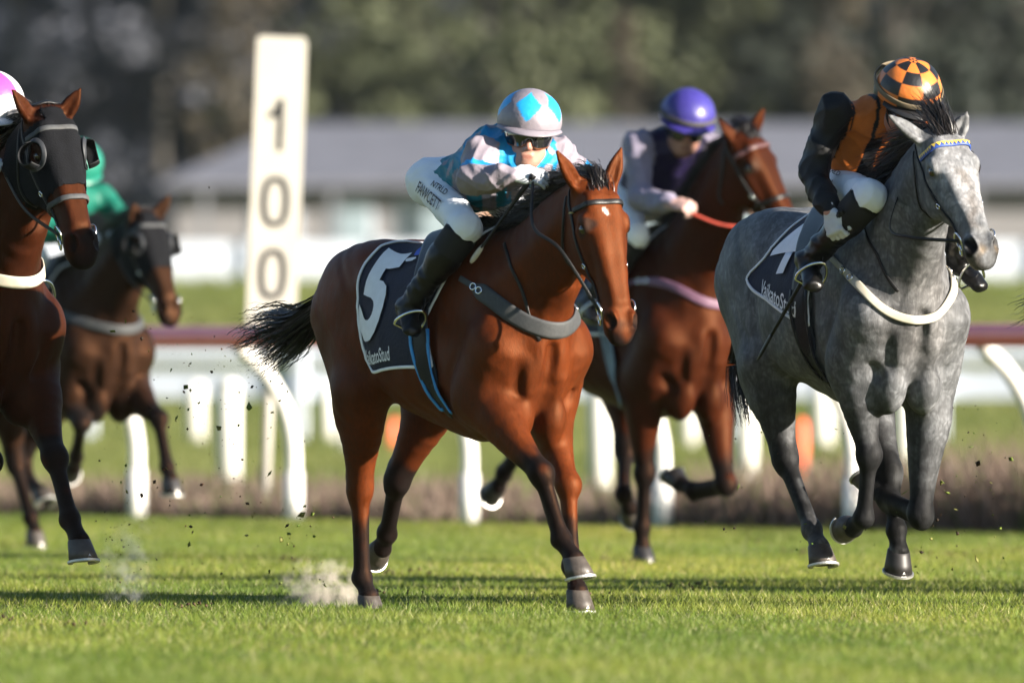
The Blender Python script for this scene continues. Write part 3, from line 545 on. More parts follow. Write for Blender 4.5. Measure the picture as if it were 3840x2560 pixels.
def build_horse(p, coat, label, h=.008, copyname='racehorse'):
    root = empty(copyname, p['loc'], p['rz'], label, 'horse', 'racehorses galloping past the marker post')
    f, hd = horse_field(p, h); P, Q = f.mesh(); H = hd['H']
    mus = np.sin(P[:, 0] * 21 + 2 * np.sin(P[:, 2] * 13)) * np.sin(P[:, 2] * 17 + 1.5 * np.sin(P[:, 0] * 9 + P[:, 1] * 11)) + .6 * np.sin(P @ V(43, 37, 29) + 2 * np.sin(P @ V(13, -19, 23)))
    big = sstep((P[:, 2] - .62) / .25) * sstep((1.55 - np.abs(P[:, 2] - 1.1) - .2 - np.maximum(P[:, 0] - .75, 0) * 4) / .4); P = P + f.grad(P) * (mus * .0022 * big)[:, None]
    nz = np.sin(P * V(31, 37, 29) + 1.7).sum(1) * .012 + np.sin(P * V(83, 71, 77)).sum(1) * .006
    pts = []
    if coat['points']:
        for key in ('RF', 'LF', 'RH', 'LH'):
            q = p[key]; K, Fe, C = (V(*q[k]) for k in 'KFC'); up = q.get('black', .14 if key[1] == 'F' else .02)
            S = V(*q.get('E', leg_default(True, -1 if key[0] == 'R' else 1)['E'])) if key[1] == 'F' else V(*q.get('S', leg_default(False, -1 if key[0] == 'R' else 1)['S']))
            pts += ([(capf(lerp(K, S, up), K, .055, .09), .04, coat['points'])] if 'from' not in q else []) + [ (capf(lerp(K, Fe, q.get('from', 0.)), Fe, .10 if 'from' not in q else .05, .09), .03, coat['points']), (capf(Fe, C, .09, .09), .03, coat['points'])]
    pts += [(capf(H(.560, 0, -.085), H(.61, 0, -.085), .078, .075), .022, coat['muzzle'])]
    for s in (-1, 1):
        pts += [(capf(H(.158, .090 * s, -.046), H(.172, .090 * s, -.046), .032, .032), .012, coat['eye'])]
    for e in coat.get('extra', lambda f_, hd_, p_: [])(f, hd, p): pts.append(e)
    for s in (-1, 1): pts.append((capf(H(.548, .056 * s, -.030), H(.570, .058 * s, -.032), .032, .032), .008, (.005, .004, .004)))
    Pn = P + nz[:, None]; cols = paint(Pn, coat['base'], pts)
    body = mesh_obj('body', P, Q, M[coat['mat']], root, cols=cols)
    for s in (-1, 1):
        mb = MB(); a = np.linspace(0, math.pi, 9); mb.lathe([(.0245 * math.sin(t), .0245 * math.cos(t)) for t in a], 14, c=H(.168, .0785 * s, -.047)); mb.build('eye', M['eye'], root)
    for key in ('RF', 'LF', 'RH', 'LH'):
        q = p[key]; make_hoof(root, V(*q['F']), V(*q['C']), q.get('dark', coat.get('dark_hoof', False)), q.get('flat', False))
    # mane and forelock
    nb, nt_, hu = hd['nb'], hd['nt'], hd['hu']; n = coat.get('mane_n', 4200); r = np.random.default_rng(5)
    t = r.uniform(.12, 1.02, n); base = nb[None] * (1 - t)[:, None] + (nt_[None]) * t[:, None]
    axn = unit(nt_ - nb); up = unit(np.cross(axn, np.cross(V(0, 0, 1), axn))); up = up if up[2] > 0 else -up
    O = base + np.stack([np.zeros(n), r.normal(0, .010, n), np.zeros(n)], 1)
    R_ = f.march(O, np.tile(up, (n, 1)), -.006, .42)
    dr = np.tile(up * coat.get('mane_up', .55) + V(0, coat.get('mane_side', .75), 0) - axn * coat.get('mane_back', .55), (n, 1))
    v1, q1 = hair_mesh(R_, dr, coat.get('mane_len', .16), .0019, 6, .55, .06, coat.get('mane_jit', .20), seed=3)
    nf = coat.get('fore_n', 1300); tf = r.uniform(-.045, .035, nf); O = np.stack([H(a, b, -.08) for a, b in zip(tf, r.normal(0, .018, nf))]); R2 = f.march(O, np.tile(hu, (nf, 1)), -.004, .2)
    fd = coat.get('fore_dir'); dr2 = np.tile(unit(V(*fd)) if fd is not None else unit(hu * .45 - hd['hf'] * .9), (nf, 1))
    v2, q2 = hair_mesh(R2, dr2, coat.get('fore_len', .12), .0018, 7, coat.get('fore_droop', .3), .05, .17, flow=coat.get('fore_flow'), seed=9)
    mesh_obj('mane', np.vstack([v1, v2]), np.vstack([q1, q2 + len(v1)]), M[coat.get('mane_mat', 'hair')], root)
    # tail
    if p.get('tail'):
        tp = p['tail']; n = tp.get('n', 420); core = catmull([V(*q) for q in tp['path']], 6); r = np.random.default_rng(8); vv = []; qq = []; off = 0
        m = len(core); N_ = []
        rad = np.interp(np.linspace(0, 1, m), np.linspace(0, 1, len(tp['rad'])), tp['rad'])
        Tn = np.gradient(core, axis=0); Tn /= np.linalg.norm(Tn, axis=1)[:, None]; S1 = np.cross(Tn, V(0, 0, 1)); S1 /= np.linalg.norm(S1, axis=1)[:, None]; S2 = np.cross(Tn, S1)
        for i in range(n):
            a = r.uniform(0, 6.28); q = math.sqrt(r.uniform()); e = int(m * min(1, r.beta(4, 1.3) * 1.05)); b0 = int(r.uniform(0, .25) * m) if r.uniform() < .4 else 0; e = max(e, b0 + 5); e = min(e, m)
            wob = np.cumsum(r.normal(0, .10, m)); wob2 = np.cumsum(r.normal(0, .10, m))
            pp = core + S1 * (rad * (q * math.cos(a) + wob * .35))[:, None] + S2 * (rad * tp.get('flat', 1) * (q * math.sin(a) + wob2 * .35))[:, None]
            seg = pp[b0:e]; sd = np.cross(np.gradient(seg, axis=0), r.normal(0, 1, 3)); sd /= np.maximum(np.linalg.norm(sd, axis=1), 1e-9)[:, None]
            w = r.uniform(.0022, .0055) * np.linspace(1, .15, len(seg)); vv.append(np.stack([seg - sd * w[:, None], seg + sd * w[:, None]], 1).reshape(-1, 3))
            b = off + np.arange(len(seg) - 1) * 2; qq.append(np.stack([b, b + 1, b + 3, b + 2], 1)); off += len(seg) * 2
        mesh_obj('tail', np.vstack(vv), np.vstack(qq), M[tp.get('mat', 'hair')], root)
    return root, f, hd

# ------------------------------------------------------------------ riders
M['skin'] = tint_mat('skin', .5, .06, 300)
M['silk'] = tint_mat('silk_cloth', .55, .2, 55, sheen=.0, spec=.25, var=.10, dist=.006)
M['breeches'] = mat('breeches_white', (.76, .78, .83), .7, var=.05, scale=14, bump=.25, bscale=26)
M['boot'] = mat('boot_leather', (.005, .0048, .005), .33, spec=.3, var=.3, bump=.35, bscale=24)
M['glove'] = mat('glove_white', (.52, .53, .55), .75, var=.08, bump=.2, bscale=90)
M['goggle'] = mat('goggle_lens', (.010, .010, .012), .08, var=0, coat=1)
M['goggle_rim'] = mat('goggle_rim', (.12, .04, .015), .35, var=.1)
M['cap'] = tint_mat('cap_silk', .42, .15, 40, var=.08)
M['ink'] = mat('print_ink', (.02, .02, .03), .7, var=.1)
M['dark_cloth'] = mat('dark_cloth', (.006, .006, .007), .8, var=.2)

def wrinkle(P, amp, seed, freq=26.):
    r = np.random.default_rng(seed); o = 0
    Wp = P + .03 * np.sin(P[:, [1, 2, 0]] * 17 + 1.3) + .015 * np.sin(P[:, [2, 0, 1]] * 41)
    for i in range(5):
        d = unit(r.normal(0, 1, 3)); a = np.sin(Wp @ d * freq * r.uniform(.6, 1.7) + r.uniform(0, 6)); o = o + (1 - np.abs(a)) ** 2 - .35
    return o * amp / 2.2

def hand_field(f, W, d, back, side, curl=(.5, .75, .6), spread=.06, thumb=None, k=.006):
    """palm, four fingers of unequal length and a thumb; d = wrist to knuckles, back = back of the hand, side = towards the thumb"""
    d = unit(d); back = unit(back - d * (back @ d)); side = unit(np.cross(d, back)) * (1 if np.cross(d, back) @ side > 0 else -1)
    A = np.array([d, side, back])
    f.cone(W - d * .03, W + d * .01, (.030, .022), (.030, .021), .015, side=side)
    f.ell(W + d * .052, (.050, .043, .019), .016, A)
    for i, (o, L) in enumerate(((.030, .075), (.010, .083), (-.011, .078), (-.030, .062))):
        q = W + d * .088 + side * o; v = unit(d + side * spread * (1.5 - i)); r = .0105 - .0008 * i; f.ell(q + back * .003, (.013, .012, .012), .008)
        ang = 0
        for j, fr in enumerate((.45, .31, .24)):
            ang += curl[j]; w = unit(v * math.cos(ang) - back * math.sin(ang)); e = q + w * L * fr; f.cone(q, e, r, r * .93, k); q = e; r *= .93
    t0 = W + d * .028 + side * .036; tv = unit(thumb) if thumb is not None else unit(d * .75 + side * .45 - back * .45)
    t1 = t0 + tv * .040; t2 = t1 + unit(tv + d * .5 - side * .45) * .034
    f.cone(W + d * .01 + side * .018, t0, .017, .0145, .012); f.cone(t0, t1, .0135, .012, .008); f.cone(t1, t2, .0118, .0095, .006)

def arm_mask(P, J, hipm, shm, ch, dn, sx):
    x, y, z = P.T; t = np.minimum(cone_fn(lerp(hipm, shm, .16) + dn * .01, ch + dn * .02, (.165, .12), (.178, .13), sx)[0](x, y, z), cone_fn(ch + dn * .02, shm + dn * .01, (.178, .13), (.165, .105), sx)[0](x, y, z))
    a = np.full(len(P), 9.)
    for s in 'RL': a = np.minimum(a, np.minimum(capf(lerp(J['sh' + s], J['el' + s], .10), J['el' + s], .072, .064)(x, y, z), capf(J['el' + s], J['wr' + s], .074, .05)(x, y, z)))
    return a < t
def build_person(p, st, label, h=.0075):
    root = empty('person', p['loc'], p['rz'], label, 'jockey', 'jockeys crouched over their horses')
    J = {k: V(*v) for k, v in p['j'].items()}
    c, fw, up = J['head'], unit(J['face']), J['up']; up = unit(up - fw * (up @ fw)); ls = np.cross(up, fw); A = np.array([fw, ls, up])
    Hd = lambda a, b, d: c + fw * a + ls * b + up * d
    pts = np.array([v for k, v in J.items() if k not in ('face', 'up')]); lo, hi = pts.min(0) - .2, pts.max(0) + .2
    hipm = (J['hipR'] + J['hipL']) / 2; shm = (J['shR'] + J['shL']) / 2; nk = shm + unit(shm - hipm) * .03; sx = unit(J['shL'] - J['shR'])
    # --- skin: one continuous figure
    f = Field(lo, hi, h)
    f.cone(hipm, lerp(hipm, shm, .5), (.14, .10), (.13, .09), .05, side=sx); f.cone(lerp(hipm, shm, .5), shm, (.13, .09), (.155, .085), .05, side=sx)
    f.cone(nk, Hd(-.02, 0, -.10), .058, .054, .04)
    for s in 'RL':
        f.cone(J['sh' + s], J['el' + s], .048, .040, .03); f.cone(J['el' + s], J['wr' + s], .040, .027, .02)
        f.cone(J['hip' + s], J['kn' + s], .078, .055, .03); f.cone(J['kn' + s], J['an' + s], .052, .036, .02); axs = unit(J['an' + s] - J['kn' + s]); f.cone(J['an' + s], J['an' + s] + axs * .035, .034, .030, .02); f.cone(J['an' + s] + axs * .035, J['to' + s] + axs * .012, .030, .022, .02)
    f.ell(Hd(-.012, 0, .03), (.098, .077, .105), .03, A); f.ell(Hd(.025, 0, -.055), (.068, .060, .062), .04, A)
    f.ell(Hd(.055, 0, -.100), (.030, .030, .020), .03, A)                                     # chin
    f.cone(Hd(.088, 0, .012), Hd(.108, 0, -.030), .010, .0135, .014)                           # nose
    for s in (-1, 1):
        f.ell(Hd(.098, .011 * s, -.034), (.010, .009, .008), .008, A); f.ell(Hd(.070, .040 * s, -.018), (.026, .022, .018), .02, A)
        f.ell(Hd(-.008, .078 * s, -.002), (.022, .008, .032), .008, A); f.cone(Hd(.080, .012 * s, .028), Hd(.066, .045 * s, .026), .011, .010, .012)
        f.ell(Hd(.088, .030 * s, .010), (.012, .017, .010), .012, A, sub=True); f.cone(Hd(.02, .055 * s, -.06), Hd(.05, .03 * s, -.098), .020, .016, .03)
    f.cone(Hd(.088, -.020, -.066), Hd(.088, .020, -.066), .0075, .0075, .008); f.cone(Hd(.084, -.017, -.079), Hd(.084, .017, -.079), .0085, .0085, .008)
    f.cone(Hd(.098, -.024, -.0725), Hd(.098, .024, -.0725), .003, .003, .006, sub=True)
    P, Q = f.mesh(); sk = np.array(st.get('skin', (.36, .19, .14)))
    cols = paint(P, sk, [(capf(Hd(.094, -.016, -.0725), Hd(.094, .016, -.0725), .008, .008), .004, sk * (.80, .62, .62)), (capf(Hd(.115, 0, -.03), Hd(.10, 0, -.01), .014, .012), .014, sk * (1.05, .82, .8)),
                             (capf(Hd(.075, .045, -.028), Hd(.07, .05, -.03), .02, .02), .02, sk * (1.02, .8, .8)), (capf(Hd(.075, -.045, -.028), Hd(.07, -.05, -.03), .02, .02), .02, sk * (1.02, .8, .8)),
                             (capf(Hd(-.06, .0, -.02), Hd(-.06, 0, .05), .075, .09), .01, st.get('hair', (.03, .02, .015)))])
    mesh_obj('body', P, Q, M['skin'], root, cols=cols)
    # --- silks: torso and sleeves
    f = Field(lo, hi, h); ch = lerp(hipm, shm, .55)
    dn = unit(np.cross(sx, unit(shm - hipm))); dn = dn if dn[2] < 0 else -dn                    # towards the belly
    f.cone(lerp(hipm, shm, .16) + dn * .01, ch + dn * .02, (.165, .124), (.178, .130), .05, side=sx); f.cone(ch + dn * .02, shm + dn * .01, (.178, .130), (.165, .105), .05, side=sx)
    f.ell(lerp(hipm, shm, .35) + dn * .06, (.13, .13, .10), .06); f.ell(lerp(hipm, shm, .72) - dn * .055, (.16, .15, .11), .06)
    f.cone(shm, nk + unit(nk - shm) * .02, .085, .068, .05)
    for s in 'RL':
        E = J['el' + s]; W = J['wr' + s]; S = J['sh' + s]
        f.ell(S, .074, .05); f.cone(S, E, .070, .062, .04); f.cone(E, lerp(E, W, .82), .062, .048, .035); f.cone(lerp(E, W, .82), lerp(E, W, .97), .050, .036, .02)
        f.ell(lerp(E, W, .45) - V(0, 0, .018), (.06, .045, .05), .04)
    P, Q = f.mesh(); P = P + f.grad(P) * wrinkle(P, .013, st['seed'])[:, None]
    mesh_obj('silks', P, Q, M['silk'], root, cols=st['silk'](P, J, dict(hipm=hipm, shm=shm, sx=sx, dn=dn, arm=arm_mask(P, J, hipm, shm, ch, dn, sx))))
    mb = MB(); a = np.linspace(0, 2 * math.pi, 26)[:-1]; na = unit(Hd(-.02, 0, -.1) - nk); e1 = unit(np.cross(na, sx)); e2 = np.cross(na, e1)
    cp = [nk + na * .035 + .072 * (math.cos(t) * e1 + math.sin(t) * e2) for t in a]; v_, q_ = strap(cp, [unit(x - nk - na * .035) for x in cp], .035, .006, True); mb.add(v_, q_)
    mb.build('collar', st.get('collar_mat', M['dark_cloth']), root)
    # --- breeches
    f = Field(lo, hi, h)
    f.cone(hipm - unit(shm - hipm) * .02, lerp(hipm, shm, .28), (.155, .115), (.14, .10), .05, side=sx)
    for s in 'RL':
        K, Hp = J['kn' + s], J['hip' + s]; f.ell(Hp - unit(shm - hipm) * .045 - dn * .015, (.098, .088, .098), .05); f.cone(Hp, K, .086, .066, .05); f.cone(K, lerp(K, J['an' + s], .16), .068, .060, .03)
    P, Q = f.mesh(); P = P + f.grad(P) * wrinkle(P, .005, 3)[:, None]; br = mesh_obj('breeches', P, Q, M['breeches'], root); fb = f
    # --- boots
    for s in 'RL':
        K, An, To = J['kn' + s], J['an' + s], J['to' + s]
        bl = np.minimum(np.minimum(K, An), To) - .14; bh = np.maximum(np.maximum(K, An), To) + .14; f = Field(bl, bh, .008); ax = unit(An - K); ft = unit(To - An)
        f.cone(lerp(K, An, .10), lerp(K, An, .40), .073, .068, .03); f.cone(lerp(K, An, .40), lerp(K, An, .85), .068, .050, .03); f.cone(lerp(K, An, .85), An + ax * .02, .050, .052, .03)
        f.ell(An + ax * .045 - ft * .03, (.040, .038, .038), .03); f.cone(An + ax * .035, To + ax * .012, (.043, .038), (.043, .030), .03)
        P, Q = f.mesh(); w = sstep((((P - K) @ ax) / np.linalg.norm(An - K) - .35) / .5); P = P + f.grad(P) * (wrinkle(P, .009, 8, 34) * w)[:, None]; mesh_obj('boot', P, Q, M['boot'], root)
        bt = lerp(K, An, .12); mb = MB(); mb.tube([bt - ax * .02, lerp(K, An, .42)], [.0765, .0725], 20, False); mb.build('boot_top', M['dark_cloth'], root)
    # --- gloves
    for s in 'RL':
        W = J['wr' + s]; hd_ = p['hands'][s]; f = Field(W - .19, W + .19, .0055)
        hand_field(f, W, V(*hd_['d']), V(*hd_['back']), V(*hd_['side']), hd_.get('curl', (.6, .8, .6)))
        P, Q = f.mesh(); mesh_obj('glove', P, Q, st.get('glove', M['glove']), root)
    # --- helmet with silk cover, peak, goggles, strap
    na_, ne = 120, 48; hc = Hd(-.014, 0, .074); V_ = []; col = []
    for j in range(ne + 1):
        e = math.radians(-14 + 104 * j / ne)
        for i in range(na_):
            az = 2 * math.pi * i / na_; drop = .050 * max(0, -math.cos(az)) * max(0, math.cos(e)) ** 2
            V_.append(hc + fw * .154 * math.cos(e) * math.cos(az) + ls * .136 * math.cos(e) * math.sin(az) + up * (.130 * math.sin(e) - drop)); col.append(st['cap'](az, e))
    F_ = np.array([(j * na_ + i, j * na_ + (i + 1) % na_, (j + 1) * na_ + (i + 1) % na_, (j + 1) * na_ + i) for j in range(ne) for i in range(na_)])
    V_ = np.array(V_); V_ = V_ + (unit(up)[None] * 0) + (V_ - hc) * (wrinkle(V_, .012, 5, 30))[:, None]
    he = mesh_obj('helmet', V_, F_, M['cap'], root, cols=np.array(col))
    mb = MB(); pk = []
    for r_, dz in ((.97, 0), (1.12, -.008), (1.27, -.022), (1.28, -.028), (1.10, -.016), (.95, -.010)):
        pk.append([hc + fw * .154 * .97 * (math.cos(a) * (r_ if abs(a) < 1.3 else r_)) + ls * .136 * .98 * math.sin(a) * (1 + (r_ - 1) * .35) + up * (-.024 + dz * math.cos(a * .9)) for a in np.linspace(-1.25, 1.25, 31)])
    mb.add(np.vstack(pk), [(j * 31 + i, j * 31 + i + 1, ((j + 1) % 6) * 31 + i + 1, ((j + 1) % 6) * 31 + i) for j in range(6) for i in range(30)])
    o = mb.build('peak', st.get('peak', M['dark_cloth']), he)
    if st.get('band'):
        mb = MB(); bp_ = [hc + (fw * .154 * math.cos(a) + ls * .136 * math.sin(a)) * 1.015 + up * (.012 - .02 * math.cos(a)) for a in np.linspace(0, 2 * math.pi, 61)[:-1]]
        v_, q_ = strap(bp_, [unit(x - hc) for x in bp_], .022, .005, True); mb.add(v_, q_); mb.build('goggle_strap', st['band'], he)
    for nm, m_, r_, z0, z1, azm, off in (('goggles', M['goggle'], 1.02, -.044, .038, 1.30, .0), ('goggle_rim', st.get('rim', M['goggle_rim']), 1.0, -.051, .043, 1.33, .0)):
        mb = MB(); G = []; na2 = 41
        for j, z in enumerate(np.linspace(z0, z1, 7)):
            for a in np.linspace(-azm, azm, na2):
                lowcut = .030 * math.exp(-(a / .20) ** 2); zz = z if z > 0 else z * (1 - lowcut / .03 * .72) if z < 0 else 0
                zz *= 1 - .35 * (abs(a) / azm) ** 3; bulge = 1 + .05 * max(0, 1 - (z / z1) ** 2)
                G.append(Hd(-.02, 0, .012) + (fw * .128 * math.cos(a) + ls * .098 * math.sin(a)) * r_ * bulge + up * zz)
        mb.add(G, [(j * na2 + i, j * na2 + i + 1, (j + 1) * na2 + i + 1, (j + 1) * na2 + i) for j in range(6) for i in range(na2 - 1)]); mb.build(nm, m_, root)
    mb = MB(); cs = [Hd(.0, s_ * q, z) for s_, q, z in ((1, .086, .0), (1, .078, -.06), (1, .040, -.118), (-1, .0, -.128), (-1, .040, -.118), (-1, .078, -.06), (-1, .086, .0))]
    cs = catmull(cs, 5); v_, q_ = strap(cs, [unit(x - Hd(-.0, 0, -.02)) for x in cs], .018, .003); mb.add(v_, q_); mb.build('chin_strap', M['dark_cloth'], he)
    return root, dict(J=J, Hd=Hd, breeches=br, fb=fb)

# ------------------------------------------------------------------ tack
M['cloth_navy'] = mat('saddlecloth_navy', (.005, .008, .026), .8, var=.2, scale=18, bump=.3, bscale=70)
M['cloth_white'] = mat('print_white', (.74, .75, .80), .75, var=.06, scale=20)
M['cloth_blue'] = mat('print_blue', (.03, .09, .50), .7, var=.1)
M['cloth_green'] = mat('print_green', (.02, .28, .13), .7, var=.1)
M['girth_blue'] = mat('girth_blue', (.03, .24, .60), .6, var=.12)
M['girth_grey'] = mat('girth_grey', (.16, .21, .26), .7, var=.15, scale=40, dirt=((.09, .09, .09), 12, .5))
M['strap_white'] = mat('strap_cream', (.42, .39, .31), .65, var=.12, scale=16, dirt=((.38, .30, .17), 14, .6))
M['strap_pink'] = mat('strap_mauve', (.12, .055, .095), .6, var=.2, scale=25)
M['rein_red'] = mat('rein_red', (.38, .05, .03), .6, var=.2)
M['mesh_hood'] = mat('hood_cloth', (.0045, .0048, .0062), .85, spec=.12, var=.25, scale=30, bump=.3, bscale=140)
M['cup'] = mat('blinker_cup', (.008, .0085, .010), .55, spec=.25, var=.3)
M['cup_rim'] = mat('blinker_rim', (.022, .024, .028), .5, spec=.3, var=.3)
M['bb_blue'] = mat('browband_blue', (.03, .07, .30), .5); M['bb_gold'] = mat('browband_gold', (.70, .48, .07), .5)

def on_skin(f, pts, off=.004, n=10, snap=True, smooth=0):
    P = catmull([V(*q) for q in pts], n)
    if snap: P = f.snap(P, off)
    for _ in range(smooth):          # a taut strap bridges the hollows
        Q = P.copy(); Q[1:-1] = (P[:-2] + P[2:]) / 2; d = f.sample(Q); g = f.grad(Q); P = Q + g * np.maximum(off - d, 0)[:, None]
    N = f.grad(P)
    if smooth:
        for _ in range(6): N[1:-1] = N[:-2] + 2 * N[1:-1] + N[2:]; N /= np.linalg.norm(N, axis=1)[:, None]
    return P, N
def skin_strap(f, name, pts, w, th, m, parent, off=.003, n=10, closed=False):
    P, N = on_skin(f, pts, off, n); v_, q_ = strap(P, N, w, th, closed); return MB().add(v_, q_).build(name, m, parent)
def ring(name, c, n, R, r, m, parent, sq=1.):
    n = unit(n); a = unit(np.cross(n, (.3, .2, 1))); b = np.cross(n, a); t = np.linspace(0, 2 * math.pi, 29)[:-1]
    P = np.array([c + R * (math.cos(x) * a + sq * math.sin(x) * b) for x in t]); V_ = []; k = 8
    for i, x in enumerate(t):
        o = unit(P[i] - c); V_ += [P[i] + r * (math.cos(y) * o + math.sin(y) * n) for y in np.arange(k) * 2 * math.pi / k]
    F_ = [(i * k + j, i * k + (j + 1) % k, ((i + 1) % 28) * k + (j + 1) % k, ((i + 1) % 28) * k + j) for i in range(28) for j in range(k)]
    return mesh_obj(name, V_, [q[::-1] for q in F_], m, parent)

class Drape:
    """cloth coordinates on a horse's trunk: x along it, s = arc length from the spine (s<0 is its right side)"""
    def __init__(d, f, x0=-.5, x1=.6, off=.010):
        d.x = np.linspace(x0, x1, 45); th = np.radians(np.linspace(0, 150, 60)); d.tab = {}
        for sg in (-1, 1):
            T = []
            for x in d.x:
                O = np.tile(V(x, 0, 1.2), (60, 1)); D = np.stack([np.zeros(60), sg * np.sin(th), np.cos(th)], 1); R = f.march(O, D, off, .55)
                T.append(R)
            T = np.array(T); T[1:-1] = (T[:-2] + T[1:-1] * 2 + T[2:]) / 4; s = np.concatenate([np.zeros((len(d.x), 1)), np.cumsum(np.linalg.norm(np.diff(T, axis=1), axis=2), 1)], 1); d.tab[sg] = (T, s)
        d.f = f
    def at(d, x, s, off=0.):
        x = np.atleast_1d(np.asarray(x, float)); s = np.atleast_1d(np.asarray(s, float)); x, s = np.broadcast_arrays(x, s); out = np.zeros((len(x), 3))
        q = np.clip((x - d.x[0]) / (d.x[1] - d.x[0]), 0, len(d.x) - 1.001); i = q.astype(int); t = q - i
        for k in range(len(x)):
            T, S = d.tab[-1 if s[k] < 0 else 1]; a = abs(s[k]); r = 0
            for ii, w in ((i[k], 1 - t[k]), (i[k] + 1, t[k])): r = r + w * np.array([np.interp(a, S[ii], T[ii, :, c]) for c in range(3)])
            out[k] = r
        if off: out = out + d.f.grad(out) * off
        return out

DIG = {}
def digit_poly(d): return DIG.get(d)
def decal(D, name, v, fc, m, parent, x0, s0, w, h_, right=True, off=.003, shear=0., slope=0.):
    """2D shape (unit box) laid on the cloth: origin bottom-rear corner at (x0,s0), up = towards the spine"""
    mx, my = v[:, 0].max(), v[:, 1].max(); X = x0 + v[:, 0] / mx * w + v[:, 1] / my * shear; S = s0 - v[:, 1] / my * h_ + slope * (X - x0)
    P = D.at(X, -S if right else S, off); return mesh_obj(name, P, [q if right else q[::-1] for q in fc], m, parent, smooth=True)

